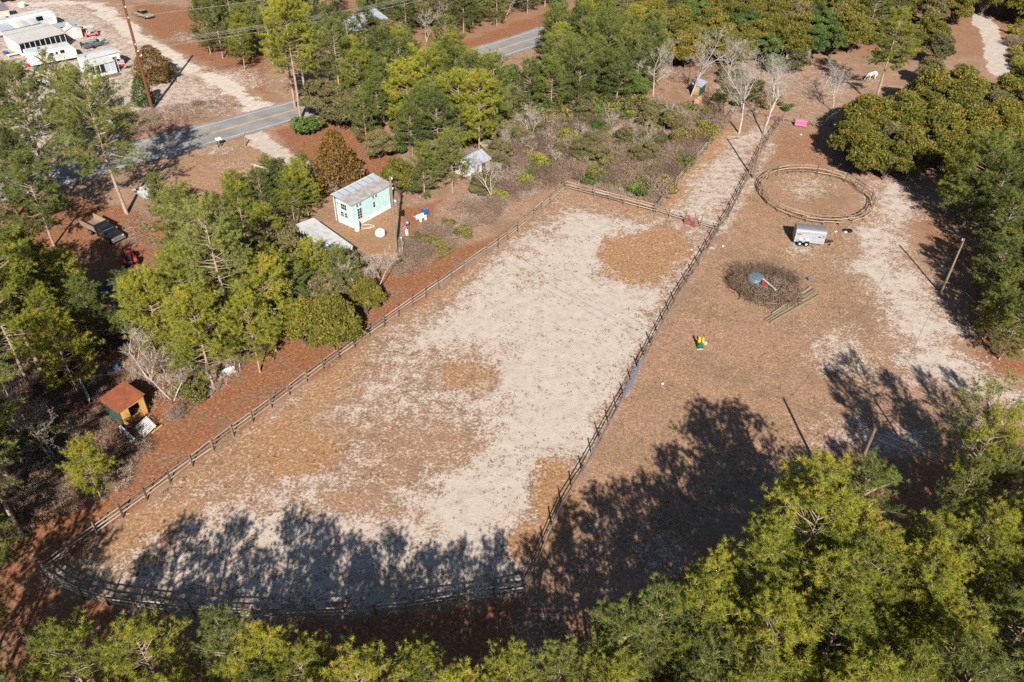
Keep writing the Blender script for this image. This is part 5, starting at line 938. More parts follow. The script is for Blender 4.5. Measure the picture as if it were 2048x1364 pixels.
def sedan(label, px, ang):
    p = P(*px); o = thing('car', label, 'car', (p.x, p.y, 0), math.radians(ang))
    MB().prism([(-2.2, .35), (2.15, .35), (2.25, .6), (2.1, .78), (1.0, .92), (-1.35, .95), (-2.15, .85), (-2.28, .6)], -.86, .86, 'y').build('body', 'gold_paint', o, bevel=.06)
    MB().prism([(-1.45, .93), (.95, .9), (.25, 1.36), (-.9, 1.38)], -.72, .72, 'y').build('cabin', 'dark_glass', o, bevel=.05); MB().box((-.33, 0, 1.385), (1.15, 1.3, .05)).build('roof', 'gold_paint', o, bevel=.02)
    for x in (-1.35, 1.4):
        for y in (-.82, .82): w_ = MB().wheel((x, y, .31), .31, .2).build('wheel', 'rubber', o); MB().wheel((x, y * 1.09, .31), .17, .06).build('rim', 'grey_metal', w_)
    for y in (-.6, .6): MB().box((2.2, y, .66), (.08, .4, .14)).build('headlight', 'cream', o); MB().box((-2.24, y, .7), (.06, .35, .14)).build('tail_light', 'dark_red', o)
    MB().box((2.22, 0, .45), (.12, 1.7, .16)).box((-2.25, 0, .45), (.12, 1.7, .16)).build('bumper', 'grey_metal', o)
sedan('old gold saloon car parked on red straw by the gravel drive', (289, 34), -34)
p = P(88, 148); o = thing('scrap_box', 'dark flat-topped box among junk in front of the trailers', 'box', (p.x, p.y, 0), math.radians(42)); MB().box((0, 0, .5), (2.6, 1.5, 1.0)).build('body', 'cream', o, bevel=.03); MB().box((0, 0, 1.03), (2.75, 1.65, .07)).build('lid', 'tarp', o)
p = P(88, 168); o = thing('utility_trailer', 'small white utility trailer in front of the trailer lot', 'trailer', (p.x, p.y, 0), .3); MB().box((0, 0, .65), (2.0, 1.3, .5)).build('body', 'white_metal', o, bevel=.04); MB().beam((1, 0, .45), (1.9, 0, .4), .08, .08).build('drawbar', 'dark_metal', o)
for y in (-.72, .72): MB().wheel((0, y, .28), .28, .16).build('wheel', 'rubber', o)
p = P(30, 112); o = thing('bench', 'pale wooden bench among junk beside the glazed porch', 'bench', (p.x, p.y, 0), math.radians(40)); MB().box((0, 0, .42), (2.6, .6, .07)).build('seat', 'white_paint', o)
for x in (-1.1, 1.1): MB().box((x, 0, .2), (.08, .5, .4)).build('leg', 'white_paint', o)
for i, (x, y, mat, s, l) in enumerate([(12, 108, 'blue_plastic', .5, 'blue tub beside the pale bench'), (58, 133, 'red_paint', .45, 'red tub in front of the long striped camper'), (72, 135, 'green_plastic', .5, 'green tub in front of the long striped camper'), (100, 172, 'grey_metal', .6, 'grey tub beside the small white utility trailer'), (38, 96, 'cream', .5, 'cream tub beside the glazed porch'), (45, 14, 'white_metal', .9, 'white tank behind the back camper')]):
    tag(MB().lathe((0, 0, 0), [(s * .75, 0), (s * .95, s * .9), (s, s * .95), (s * .9, s), (s * .8, s * .6)], 12).build('tub', mat, None, P(x, y)), l, 'tub')
p = P(6, 16, 2.4); o = thing('shed', 'dark grey roofed shed at the very back of the trailer lot', 'shed', (p.x - 2, p.y, 0), .75); MB().box((0, 0, 1.1), (4.5, 3.4, 2.2)).build('wall', 'cream', o); MB().prism([(-1.9, 2.1), (1.9, 2.6), (1.9, 2.67), (-1.9, 2.17)], -2.5, 2.5, 'x').build('roof', 'dark_roof', o); MB().box((0, -1.72, 1.0), (.9, .04, 1.9)).build('door', 'white_paint', o)
p = P(15, 2); o = thing('yellow_machine', 'bright yellow machine parked behind the trailer lot', 'machine', (p.x, p.y, 0), .5); MB().box((0, 0, 1.0), (2.6, 1.5, 1.0)).build('body', 'yellow_plastic', o, bevel=.08); MB().box((-.4, 0, 1.9), (1.1, 1.3, .9)).build('cab', 'dark_glass', o)
for x in (-.9, .9):
    for y in (-.8, .8): MB().wheel((x, y, .45), .45, .3).build('wheel', 'rubber', o)

p = P(228, 574, 1.9); o = thing('shed', 'low shed with dark blue roof half hidden beside the red tractor', 'shed', (p.x, p.y, 0), math.radians(40)); MB().box((0, 0, .9), (2.6, 2.0, 1.8)).build('wall', 'grey_plank', o); MB().prism([(-1.2, 1.78), (1.2, 2.05), (1.2, 2.12), (-1.2, 1.85)], -1.5, 1.5, 'x').build('roof', 'dark_blue', o); MB().box((-1.31, 0, .8), (.03, .8, 1.5)).build('door', 'dark_metal', o)
rg = np.random.default_rng(91); db = Sticks(3)
for i in range(420):
    q = P(rg.uniform(248, 312), rg.uniform(425, 492)); a = rg.uniform(0, 6.28); L = rg.uniform(.15, .8); z = rg.uniform(.0, .12); db.limb([(q.x, q.y, z), (q.x + L * math.cos(a), q.y + L * math.sin(a), z + rg.uniform(-.02, .1))], [.03, .02])
tag(link('yard_debris', db.mesh('yard_debris', 'twigs', .7)), 'scattered sticks and scraps on the straw beside the flatbed truck', 'debris', kind='stuff')
for a, b, l in (((366, 462), (396, 436), 'long pale plank lying in the yard below the crooked pine'), ((352, 475), (372, 460), 'short pale plank lying in the yard below the crooked pine')):
    A, B = P(*a), P(*b); tag(MB().beam(A + Vector((0, 0, .08)), B + Vector((0, 0, .16)), .9, .08).beam(A + Vector((0, 0, .16)), B + Vector((0, 0, .24)), .3, .08).build('plank', 'deck_board'), l, 'plank')
# ---------------------------------------------------------------- flatbed truck, tractor
p = (P(195, 456, .6) + P(222.5, 484, .6) + P(222.5, 484, .6) + (P(250, 471, .6) - P(222.5, 484, .6)) * 1.5) / 3
a_ = P(222.5, 484, .6); b_ = P(250, 471, .6); ang = math.atan2(b_.y - a_.y, b_.x - a_.x) - math.pi / 2; nose = (a_ + b_) / 2; d = Vector((math.cos(ang), math.sin(ang), 0)); o0 = nose - d * 2.3
o = thing('flatbed_truck', 'old black pickup truck with open wooden flatbed', 'truck', (o0.x, o0.y, 0), ang)
MB().prism([(-.3, .5), (2.25, .5), (2.3, .75), (2.25, 1.02), (.95, 1.14), (-.3, 1.16)], -.92, .92, 'y').build('body', 'black_paint', o, bevel=.05)
MB().prism([(-.75, 1.1), (.95, 1.13), (.42, 1.66), (-.6, 1.7)], -.8, .8, 'y').build('cab', 'dark_glass', o, bevel=.04); MB().box((-.1, 0, 1.7), (1.05, 1.5, .06)).build('roof', 'black_paint', o, bevel=.02); MB().box((-.78, 0, .95), (.1, 1.8, 1.4)).build('cab_back', 'black_paint', o)
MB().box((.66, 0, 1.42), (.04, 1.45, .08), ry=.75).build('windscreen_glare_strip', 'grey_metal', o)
MB().box((2.32, 0, .82), (.06, 1.5, .3)).build('grille', 'grey_metal', o); MB().box((2.38, 0, .52), (.14, 1.85, .18)).build('bumper', 'grey_metal', o)
for y in (-.7, .7): MB().box((2.33, y, .84), (.08, .28, .22)).build('headlight', 'cream', o); MB().box((.75, y * 1.48, 1.25), (.14, .2, .2)).build('mirror', 'grey_metal', o)
bed = MB().box((-2.35, 0, .95), (3.1, 1.9, .1)).build('bed', 'deck_board', o)
for k in range(8): MB().box((-2.35, -.83 + k * .237, 1.015), (3.05, .215, .03)).build('plank', 'deck_board', bed)
for y, w in ((-.98, .1), (.98, -.12)): MB().box((-2.4, y, 1.35), (3.2, .05, .75), rx=w).build('side_board', 'deck_board', o)
MB().box((-.86, 0, 1.45), (.07, 1.9, .85)).build('headboard', 'dark_metal', o)
for x in (1.45, -2.3):
    for y in (-.82, .82): w_ = MB().wheel((x, y, .38), .38, .24).build('wheel', 'rubber', o); MB().wheel((x, y * 1.12, .38), .2, .06).build('rim', 'grey_metal', w_)
p = P(262, 528); o = thing('tractor', 'red tractor with front loader standing in pine shade', 'tractor', (p.x, p.y, 0), math.radians(118))
MB().box((.55, 0, .95), (1.5, .6, .5)).build('bonnet', 'red_paint', o, bevel=.06); MB().box((-.45, 0, .7), (1.0, .6, .4)).build('body', 'dark_metal', o, bevel=.04); MB().box((-.55, 0, 1.15), (.5, .5, .12)).box((-.8, 0, 1.4), (.1, .5, .4)).build('seat', 'dark_metal', o)
for y in (-.62, .62):
    MB().prism([(-1.1, .8), (-.1, .8), (-.2, 1.18), (-.95, 1.2)], y - .17, y + .17, 'y').build('fender', 'red_paint', o)
    w_ = MB().wheel((-.55, y * 1.15, .6), .6, .36, n=18).build('rear_wheel', 'rubber', o); MB().wheel((-.55, y * 1.48, .6), .3, .05).build('rim', 'cream', w_); MB().wheel((1.15, y, .36), .36, .24).build('front_wheel', 'rubber', o)
    MB().beam((.2, y * .85, 1.15), (1.5, y * .85, .85), .1, .14).beam((1.5, y * .85, .85), (2.1, y * .85, .35), .1, .13).build('loader_arm', 'dark_red', o)
MB().tube([(-.75, -.5, 1.1), (-.75, -.5, 2.1), (-.75, .5, 2.1), (-.75, .5, 1.1)], .035, 6).build('roll_bar', 'dark_metal', o)
MB().prism([(2.0, .1), (2.5, .08), (2.55, .12), (2.15, .2), (2.05, .65), (1.98, .65)], -.8, .8, 'y').build('bucket', 'dark_red', o)
# ---------------------------------------------------------------- horse trailer
a_, b_ = P(1587.8, 483, .45), P(1647, 489, .45); ang = math.atan2(b_.y - a_.y, b_.x - a_.x)
o = thing('horse_trailer', 'silver two-horse trailer parked beside the round pen', 'horse trailer', (a_.x, a_.y, 0), ang); Lt, Wt = 3.68, 1.85
arc = [(Wt, .45), (Wt, 1.95)] + [(Wt / 2 + Wt / 2 * math.cos(t_), 1.95 + .42 * math.sin(t_)) for t_ in np.linspace(.3, math.pi - .3, 9)] + [(0, 1.95), (0, .45)]
MB().prism(arc, 0, Lt, 'x').build('body', 'aluminium', o, smooth=False)
MB().prism([(q[0], q[1] + .015) for q in arc[1:-1]] + [(q[0], q[1] - .02) for q in arc[1:-1]][::-1], -.03, Lt + .03, 'x').build('roof', 'grey_metal', o)
for z in (.9, 1.35, 1.8): MB().box((Lt / 2, -.012, z), (Lt - .1, .02, .035)).build('side_rib', 'grey_metal', o)
window(o, (.45, 0, 1.62), .5, .12, 'y', (1, 1), 'grey_metal', .03); window(o, (2.95, 0, 1.45), .3, .16, 'y', (1, 1), 'grey_metal', .03); window(o, (3.45, 0, 1.55), .2, .12, 'y', (1, 1), 'grey_metal', .03)
MB().box((1.15, -.02, .98), (.22, .03, .2)).build('sign', 'red_paint', o)
MB().prism([(.3, .6), (.42, .8), (.6, .9), (1.7, .9), (1.88, .8), (2.0, .6), (1.9, .6), (1.75, .82), (.55, .82), (.4, .6)], -.25, .0, 'y').build('mudguard', 'aluminium', o)
for x in (.72, 1.55):
    for y in (-.16, Wt + .12): w_ = MB().wheel((x, y, .34), .34, .2, n=18).build('wheel', 'rubber', o); MB().wheel((x, y + (-.1 if y < 0 else .1), .34), .14, .05).build('rim', 'white_paint', w_)
MB().beam((Lt, .3, .5), (Lt + 1.1, Wt / 2, .48), .09, .1).beam((Lt, Wt - .3, .5), (Lt + 1.1, Wt / 2, .48), .09, .1).build('drawbar', 'dark_metal', o); MB().tube([(Lt + .95, Wt / 2 - .1, .02), (Lt + .95, Wt / 2 - .1, .85)], .045, 7).box((Lt + .95, Wt / 2 - .1, .03), (.22, .22, .04)).build('jack', 'dark_metal', o); MB().box((Lt + 1.18, Wt / 2, .52), (.22, .14, .14)).build('coupler', 'dark_metal', o)
MB().box((-.02, Wt / 2, 1.25), (.04, Wt - .15, 1.5)).build('rear_door', 'grey_metal', o)
p = P(1699, 463); o = thing('spare_wheel', 'black wheel with pale hub lying near the round pen', 'wheel', (p.x, p.y, 0), 0); MB().lathe((0, 0, .02), [(.2, 0), (.36, .03), (.38, .12), (.35, .22), (.22, .23)], 16).build('tyre', 'rubber', o, smooth=True); MB().lathe((0, 0, .1), [(.02, .12), (.21, .12), (.21, .145), (.02, .15)], 14).build('hub', 'white_paint', o)
tag(MB().lathe((0, 0, 0), [(.3, 0), (.33, .1), (.3, .2), (.16, .22)], 12).build('old_tyre', 'rubber', None, P(1691, 462)), 'small black tyre beside the pale-hubbed wheel near the round pen', 'tyre')
tag(MB().box((0, 0, .12), (.42, .3, .2), .4).box((.05, .02, .24), (.25, .2, .06), .2).build('concrete_block', 'concrete', None, P(1690, 466), bevel=.02), 'pale concrete block beside the wheel near the round pen', 'block')
tag(MB().box((0, 0, .06), (.38, .22, .1), .2).box((.1, .05, .12), (.2, .15, .06), .5).build('concrete_block', 'white_paint', None, P(1671, 464), bevel=.02), 'small white block between the horse trailer and the black wheel', 'block')
# ---------------------------------------------------------------- toy slide, brush heap, timbers
p = P(1399, 695); o = thing('toy_slide', 'small green and yellow plastic play seat alone on the open field', 'toy', (p.x, p.y, 0), .15)
MB().prism([(-.32, 0), (.3, 0), (.26, .75), (-.26, .8)], -.25, .25, 'y').build('base', 'green_plastic', o, bevel=.05); MB().prism([(-.3, .72), (-.02, .72), (-.06, 1.35), (-.26, 1.35)], -.08, .25, 'y').build('back_panel', 'yellow_plastic', o, bevel=.04); MB().prism([(.12, .4), (.4, .4), (.38, 1.15), (.18, 1.2)], -.02, .26, 'y').build('side_panel', 'yellow_plastic', o, bevel=.04)
for s in (-.2, .2): MB().wheel((s, -.28, .12), .12, .08).build('wheel', 'dark_metal', o)
tag(MB().box((0, 0, .13), (.36, .26, .24), .4).box((0, 0, .26), (.3, .2, .05), .4).build('cardboard_box', 'cream', None, P(1410, 688)), 'small pale box beside the green and yellow play seat', 'box')
tag(MB().beam((-.35, -.02, .05), (.35, .05, .05), .09, .08).build('short_plank', 'cream', None, P(1400, 699)), 'short pale plank below the green and yellow play seat', 'plank')
rg = np.random.default_rng(77); c = P(1535, 585)
hp = Sticks(3)
for i in range(1900):
    a = rg.uniform(0, 6.28); q = math.sqrt(rg.random()) * 3.5; x, y = c.x + .2 + q * 1.05 * math.cos(a), c.y + q * .85 * math.sin(a); zt = max(.08, 1.7 * (1 - (q / 3.6) ** 2)) * rg.uniform(.3, 1); d = unit(np.array([rg.normal(), rg.normal(), rg.normal(0, .28)])); L = rg.uniform(.4, 1.9)
    m0 = np.array([x, y, zt]); e0, e1 = m0 - d * L / 2, m0 + d * L / 2; e0[2] = max(e0[2], .02); e1[2] = max(e1[2], .02); hp.limb([e0, m0 + rg.normal(0, .05, 3), e1], [.04, .03, .012])
tag(link('brush_heap', hp.mesh('brush_heap', 'dark_twigs', .78)), 'heap of dry grey branches in the open field', 'brush heap', kind='stuff')
for i, (dx, dy, k, s) in enumerate([(-3.0, .6, 'dark_bramble', 1.05), (-2.6, 2.4, 'dark_bramble', 1.1), (-.6, 3.4, 'dark_bramble', 1.0), (1.2, 3.1, 'dark_bramble', 1.0), (2.8, 2.0, 'dark_bramble', 1.0), (-3.6, 1.8, 'bush', .5), (1.6, 3.6, 'bush', .4), (-2.9, -.6, 'bush', .45), (2.4, .2, 'dark_bramble', .7), (-1.9, -1.5, 'dark_bramble', .6), (1.0, -1.6, 'dark_bramble', .6), (3.0, 1.0, 'bush', .35)]):
    plant(k, c.x + dx, c.y + dy, s, 'dry brown bramble growing round the brush heap' if k == 'dark_bramble' else 'low olive bush at the side of the brush heap', 'bramble round the brush heap')
p = P(1512, 557, 1.3); tag(MB().lathe((0, 0, 0), [(1.0, .0), (1.05, .35), (1.0, .55), (.85, .66), (.4, .72), (.05, .73)], 20).build('stock_tank', 'tank_grey', None, (p.x, p.y, .95), smooth=False), 'upturned grey metal stock tank on the brush heap', 'tank')
tag(MB().beam(P(1521, 553, 1.5), P(1552, 580, 1.75), .1, .1).beam(P(1521, 553, 1.56), P(1537, 567, 1.7), .14, .03).build('white_post', 'white_paint'), 'white post lying across the brush heap', 'post')
tag(MB().lathe((0, 0, 0), [(.16, 0), (.2, .08), (.2, .36), (.12, .44), (.05, .46)], 10).box((0, 0, .5), (.2, .05, .06)).build('fuel_can', 'red_paint', None, P(1526, 568, 1.45)), 'small red can on the brush heap beside the white post', 'can')
tag(MB().box((0, 0, .25), (.55, .4, .06), .5, .25).box((.05, .1, .15), (.5, .06, .25), .5).build('grey_crate', 'tank_grey', None, P(1619, 560)), 'small blue-grey crate at the end of the timbers', 'crate')
for i, (a, b, w, z, l) in enumerate([((1541, 645), (1640, 589), .15, .09, 'outermost pale green timber of the stack beside the brush heap'), ((1530, 640), (1630, 578), .15, .09, 'middle green timber of the stack beside the brush heap'), ((1536, 642.5), (1634, 582), .1, .07, 'thin green timber between the larger timbers by the brush heap'), ((1545, 627), (1622, 574), .16, .12, 'dark timber of the stack hard against the brush heap')]):
    A, B = P(*a, z), P(*b, z); m = MB(); n = 5
    for k in range(n): m.beam(A + (B - A) * (k / n) + Vector((0, 0, .01 * (k % 2))), A + (B - A) * ((k + .985) / n) + Vector((0, 0, .01 * ((k + 1) % 2))), w, w)
    tag(m.build('timber', 'green_timber' if i < 3 else 'grey_plank'), l, 'timber', 'timbers by the brush heap')
# ---------------------------------------------------------------- poles and wires
def pole(label, base, h, mat, arms=(), r0=.16, fittings=()):
    p = P(*base); o = thing('utility_pole', label, 'pole', (p.x, p.y, 0)); MB().tube([(0, 0, -.3), (0, 0, h * .5), (0, 0, h)], [r0, r0 * .85, r0 * .68], 10).build('post', mat, o)
    for z, a, s in fittings: MB().tube([(0, 0, z), (s * math.cos(a), s * math.sin(a), z + .12)], [.05, .06], 6).lathe((s * math.cos(a), s * math.sin(a), z + .1), [(.07, 0), (.11, .04), (.06, .1), (.1, .15), (.05, .24)], 8).build('insulator', 'white_paint', o)
    return o
t1 = pole('tall red-brown power pole beside the road with white insulators', (305, 219), 18.6, 'pole_red', r0=.26, fittings=[(17.9, 5.5, .3), (16.3, 5.5, .3), (14.7, 5.5, .3), (13.1, 2.3, .3), (10.6, 5.5, .25), (9.6, 5.6, .5), (9.6, 2.4, .5), (8.8, .4, .55)])
t2 = pole('pale power pole across the far road with roadside brush', (1115, 18), 17.5, 'pole_wood', r0=.22, fittings=[(16.5, 5.5, .3), (15, 5.5, .3), (13.5, 5.5, .3), (10.4, 5.5, .25)])
t3 = pole('red-brown pole in the wood beyond the far road', (1222, 12), 11, 'pole_red', r0=.2, fittings=[(10.4, 5.5, .25)])
h1 = pole('weathered pole with grey transformer beside the aqua house', (793, 505), 10.4, 'pole_wood', r0=.2, fittings=[(9.9, .6, .2), (8.6, .6, .2)])
tr = MB().lathe((.38, -.1, 6.5), [(.22, 0), (.26, .05), (.26, .85), (.2, .95), (.06, 1.05)], 12).build('transformer', 'grey_metal', h1); MB().box((.2, -.05, 7.0), (.2, .1, .5)).build('bracket', 'dark_metal', tr); MB().tube([(.0, .2, 9.6), (-.25, .2, 8.4), (-.2, .2, 6.2)], .03, 5).build('conduit', 'dark_metal', h1)
r1 = pole('slim leaning-looking field pole on the sand drive', (1882, 587), 7.5, 'pole_wood', r0=.13, fittings=[(7.1, 2.0, .15)])
l1 = pole('light pole beside the lane fence near the round pen', (1506, 356), 9.6, 'pole_wood', r0=.15, fittings=[(9.0, 1.0, .2)])
MB().tube([(0, 0, 9.2), (.9, .3, 9.5), (1.4, .45, 9.45)], .04, 6).box((1.55, .5, 9.4), (.5, .25, .12), .3).build('lamp_arm', 'grey_metal', l1)
b1 = pole('wooden pole rising out of the dense stand at the open field', (1680, 1026), 10.0, 'pole_wood', r0=.16)
pm = pole('short meter post in the scrub below the transformer pole', (806, 512), 2.6, 'grey_plank', r0=.09, fittings=[(2.3, 2.0, .15)]); MB().box((.1, -.05, 1.9), (.3, .16, .45)).build('meter_box', 'grey_metal', pm)
def wire(label, a, b, sag, r=.014, group='overhead wires', mat='wire'):
    a, b = Vector(a), Vector(b); pts = [a + (b - a) * u - Vector((0, 0, sag * 4 * u * (1 - u))) for u in np.linspace(0, 1, 26)]; return tag(MB().tube(pts, r, 4, False).build('overhead_wire', mat), label, 'wire', group)
plain('wire', (64, 62, 60), .8, spec=.1); plain('bright_wire', (136, 132, 126), .7)
T1, T2, T3, H1, B1, L1, R1 = (Vector(o.location) for o in (t1, t2, t3, h1, b1, l1, r1)); TW = T1 - (T2 - T1) * .9
for k, z in enumerate((18.1, 16.5, 14.9)):
    for e, w_ in ((T2, 'toward the far road pole'), (TW, 'away along the road')): wire('thin high-voltage wire from the tall red-brown pole ' + w_, T1 + Vector((0, 0, z)), e + Vector((0, 0, z - 1.3)), 1.2, .03, mat='bright_wire')
for k, z in enumerate((10.9, 10.7, 10.45, 9.9)):
    wire('low service cable from the tall red-brown pole toward the far road pole', T1 + Vector((.1 * k, 0, z)), T2 + Vector((.1 * k, 0, z - .2)), 1.6, .03, mat='bright_wire')
wire('wire from the transformer pole across the paddock to the stand', H1 + Vector((0, 0, 9.9)), B1 + Vector((0, 0, 9.7)), 1.4, .011); wire('lower wire from the transformer pole across the paddock to the stand', H1 + Vector((0, 0, 8.7)), B1 + Vector((0, 0, 9.1)), 1.5, .011)
wire('wire from the stand pole out over the sand drive', B1 + Vector((0, 0, 9.7)), B1 + Vector((60, -30, 9.5)), 1.0, .01); wire('second wire from the stand pole out over the sand drive', B1 + Vector((0, 0, 9.1)), B1 + Vector((60, -32, 9.0)), 1.2, .01); wire('wire from the stand pole to the slim field pole', B1 + Vector((0, 0, 9.6)), R1 + Vector((0, 0, 7.3)), .8, .014)
# ---------------------------------------------------------------- mailbox, posts, drums, yard clutter
p = P(440, 293); o = thing('mailbox', 'pair of white mailboxes on dark posts at the road verge', 'mailbox', (p.x, p.y, 0), .75)
for x in (-.25, .25): MB().box((x, 0, .55), (.1, .1, 1.1)).build('post', 'dark_metal', o); MB().prism([(x - .17, 1.1), (x + .17, 1.1), (x + .17, 1.3), (x + .1, 1.42), (x - .1, 1.42), (x - .17, 1.3)], -.3, .3, 'y').build('box', 'white_paint', o)
tag(MB().tube([(0, 0, -.1), (.02, 0, 1.0), (.12, .02, 1.7)], [.1, .09, .08], 7).build('short_post', 'pole_wood', None, P(491, 293)), 'short dark leaning post at the mouth of the sandy drive', 'post')
tag(MB().tube([(0, 0, -.1), (0, 0, .8), (0, 0, 1.4)], [.03, .03, .03], 6).box((0, 0, 1.25), (.1, .02, .25)).build('marker_post', 'grey_metal', None, P(486, 276)), 'thin grey marker post on the road edge by the sandy drive', 'post')
tag(MB().tube([P(504, 329, .08), P(530, 336, .08), P(556, 343, .08)], .07, 7).build('white_pipe', 'white_paint'), 'long white pipe lying in the grass beside the sandy drive', 'pipe')
tag(MB().lathe((0, 0, 0), [(.4, 0), (.5, .5), (.52, .55), (.46, .6), (.42, .4)], 14).build('tub', 'blue_plastic', None, P(850, 428)), 'blue round tub by the white wheeled frame behind the transformer pole', 'tub')
p = P(843, 440); o = thing('hand_cart', 'white wheeled frame beside the blue round tub', 'cart', (p.x, p.y, 0), .7); MB().box((0, 0, .45), (1.2, .7, .06)).box((0, .35, .6), (1.2, .04, .3)).box((0, -.35, .6), (1.2, .04, .3)).build('tray', 'white_paint', o); MB().tube([(-.6, -.3, .5), (-1.0, -.3, .8), (-1.0, .3, .8), (-.6, .3, .5)], .03, 6).build('handle', 'white_paint', o)
for x in (-.4, .4):
    for y in (-.4, .4): MB().wheel((x, y, .22), .22, .08).build('wheel', 'white_paint', o)
p = P(815, 455); o = thing('grill', 'small upright drum grill with blue lid by the transformer pole', 'grill', (p.x, p.y, 0), 0); MB().lathe((0, 0, .5), [(.1, 0), (.28, .1), (.3, .3), (.22, .46), (.05, .52)], 12).build('drum', 'tank_grey', o)
for a in (0, 2.1, 4.2): MB().tube([(.3 * math.cos(a), .3 * math.sin(a), 0), (.12 * math.cos(a), .12 * math.sin(a), .55)], .02, 5).build('leg', 'dark_metal', o)
tag(MB().lathe((0, 0, 0), [(.2, 0), (.22, .1), (.22, .6), (.15, .75), (.06, .82)], 12).lathe((0, 0, .82), [(.05, 0), (.08, .04), (.04, .1)], 8).build('gas_bottle', 'white_paint', None, P(814, 470)), 'white gas bottle at the foot of the meter post', 'gas bottle')
tag(MB().lathe((0, 0, 0), [(.2, 0), (.24, .5), (.26, .52), (.22, .55)], 12).box((0, 0, .58), (.3, .03, .03)).build('bucket', 'pink', None, P(811, 462)), 'pale pink bucket beside the white gas bottle', 'bucket')
p = P(705, 352); boat('boat', 'white dinghy upturned in the shade behind the aqua house', (712, 352), 30, 3.0, 1.3, 'boat_white', 'boat_white', False)
# feed shed, hay and blanket at the lane end
p = P(1399, 192); o = thing('feed_shed', 'small green feed shed with pale roof under the bare white tree', 'shed', (p.x, p.y, 0), math.radians(62))
MB().prism([(0, 0), (1.5, 0), (1.5, 1.9), (0, 1.6)], 0, 3.0, 'x').build('wall', 'green_paint', o); MB().prism([(-.2, 1.58), (1.7, 1.95), (1.7, 2.02), (-.2, 1.65)], -.2, 3.2, 'x').build('roof', 'grey_roof', o); MB().box((.0 - .02, .75, .8), (.04, 1.1, 1.5)).build('doorway', 'hay', o)
p = P(1395, 207); tag(MB().box((0, 0, .45), (1.5, .9, .9), .9).box((.2, .3, 1.0), (1.1, .6, .3), 1.0).build('hay_bale', 'hay', None, p, bevel=.12), 'pale hay bales in front of the small green feed shed', 'hay')
p = P(1600, 254); o = thing('horse_blanket', 'bright pink blanket hung over the dark two-rail fence', 'blanket', (p.x, p.y, 0), math.atan2(P(1645, 256).y - P(1600, 249).y, P(1645, 256).x - P(1600, 249).x))
m = MB(); n = 12; vs = []
for side_, rows in ((-1, 5), (1, 4)):
    for j in range(rows):
        for i in range(n + 1): vs.append((-.9 + 1.8 * i / n, side_ * (.1 + .05 * j + .05 * math.sin(i * 1.7 + j)) + .17, 1.16 - .24 * j + .02 * math.sin(i * 2.1)))
k1 = 5 * (n + 1); fs = [(j * (n + 1) + i, j * (n + 1) + i + 1, (j + 1) * (n + 1) + i + 1, (j + 1) * (n + 1) + i) for j in range(4) for i in range(n)] + [(k1 + j * (n + 1) + i, k1 + j * (n + 1) + i + 1, k1 + (j + 1) * (n + 1) + i + 1, k1 + (j + 1) * (n + 1) + i) for j in range(3) for i in range(n)] + [(i, i + 1, k1 + i + 1, k1 + i) for i in range(n)]
m.add(vs, fs).build('cloth', 'pink', o, smooth=True); MB().box((0, .0, .75), (1.75, .03, .05)).build('strap', 'dark_red', o)
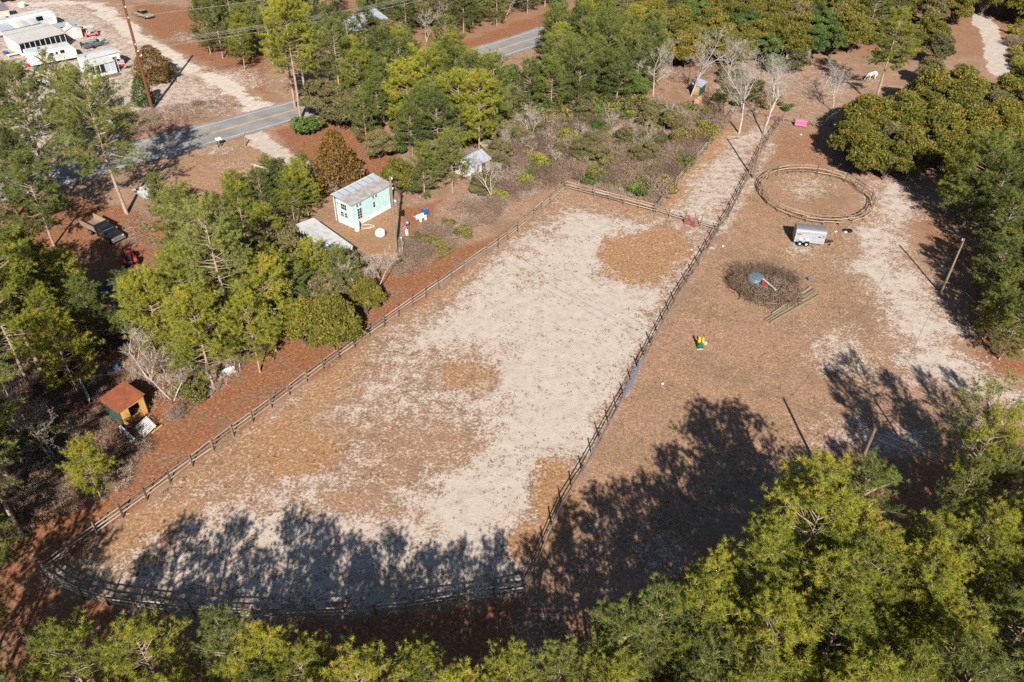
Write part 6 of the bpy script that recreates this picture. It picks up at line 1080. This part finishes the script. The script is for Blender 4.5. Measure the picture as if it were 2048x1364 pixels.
# ---------------------------------------------------------------- horses
def horse(label, px, ang, mat, s=1.0, graze=True):
    p = P(*px); o = thing('horse', label, 'horse', (p.x, p.y, 0), math.radians(ang)); o.scale = (s, s, s)
    V = [(-.75, 0, 1.28, .27), (-.35, 0, 1.22, .30), (.1, 0, 1.18, .31), (.55, 0, 1.22, .29)]; E = [(0, 1), (1, 2), (2, 3)]
    def chain(start, pts):
        k = start
        for q in pts: V.append(q); E.append((k, len(V) - 1)); k = len(V) - 1
    if graze: chain(3, [(.85, .0, 1.05, .2), (1.1, 0, .75, .15), (1.28, 0, .45, .13), (1.4, 0, .22, .11), (1.52, 0, .06, .07)])
    else: chain(3, [(.85, 0, 1.5, .19), (1.05, 0, 1.75, .15), (1.2, 0, 1.9, .14), (1.42, 0, 1.75, .1), (1.58, 0, 1.64, .07)])
    for y, k in ((-.17, .1), (.17, -.12)): chain(3, [(.6 + k * .3, y, .85, .12), (.58 + k, y, .48, .07), (.6 + k, y, .12, .05), (.64 + k, y, .02, .06)])
    for y, k in ((-.18, -.1), (.18, .12)): chain(0, [(-.72 + k * .3, y, .88, .15), (-.62 + k, y, .68, .1), (-.85 + k, y, .45, .065), (-.82 + k, y, .12, .05), (-.78 + k, y, .02, .06)])
    me = bpy.data.meshes.new('body'); me.from_pydata([v[:3] for v in V], E, []); b = bpy.data.objects.new('body', me); COL.objects.link(b); b.parent = o; me.materials.append(M[mat])
    sk = b.modifiers.new('skin', 'SKIN'); sv = me.skin_vertices[0].data
    for i, v in enumerate(V): sv[i].radius = (v[3], v[3]); sv[i].use_root = (i == 1)
    sd = b.modifiers.new('sub', 'SUBSURF'); sd.levels = sd.render_levels = 2
    MB().tube([(-.95, 0, 1.35), (-1.08, 0, 1.1), (-1.08, 0, .75), (-1.05, 0, .5)], [.05, .08, .09, .03], 7).build('tail', 'hair_dark' if mat != 'hair_white' else 'hair_white', o)
    hx, hz = ((1.2, .62) if graze else (1.18, 2.0))
    for y in (-.07, .07): MB().tube([(hx, y, hz), (hx + (.0 if graze else -.02), y * 1.5, hz + .14)], [.045, .012], 6).build('ear', mat, o)
    mn = [(.75, 0, 1.36), (.98, 0, 1.05), (1.16, 0, .7)] if graze else [(.7, 0, 1.6), (.88, 0, 1.8), (1.08, 0, 2.0)]
    MB().tube(mn, [.05, .07, .04], 6).build('mane', 'hair_dark' if mat != 'hair_white' else 'hair_white', o); return o
horse('white horse grazing alone in the field below the lone pine', (1742, 159), 196, 'hair_white', 1.0)
horse('pale cream horse grazing at the fence near the pink blanket', (1664, 242), 205, 'hair_pale', .95)
horse('white horse half hidden behind the oak grove', (1712, 226), 20, 'hair_white', .95, False)
# small rubbish one can see on the field
for i, (x, y, l) in enumerate([(1383, 500, 'white plastic scrap on the straw patch inside the paddock'), (1446, 493, 'white plastic scrap in the grass beside the long fence'), (1325, 768, 'pale stone in the open field beside the blue gate'), (1602, 270, 'white scrap on the red straw behind the round pen')]):
    tag(MB().lathe((0, 0, 0), [(.1, 0), (.16, .04), (.13, .12), (.04, .15)], 7).build('scrap', 'white_paint', None, P(x, y)), l, 'scrap')
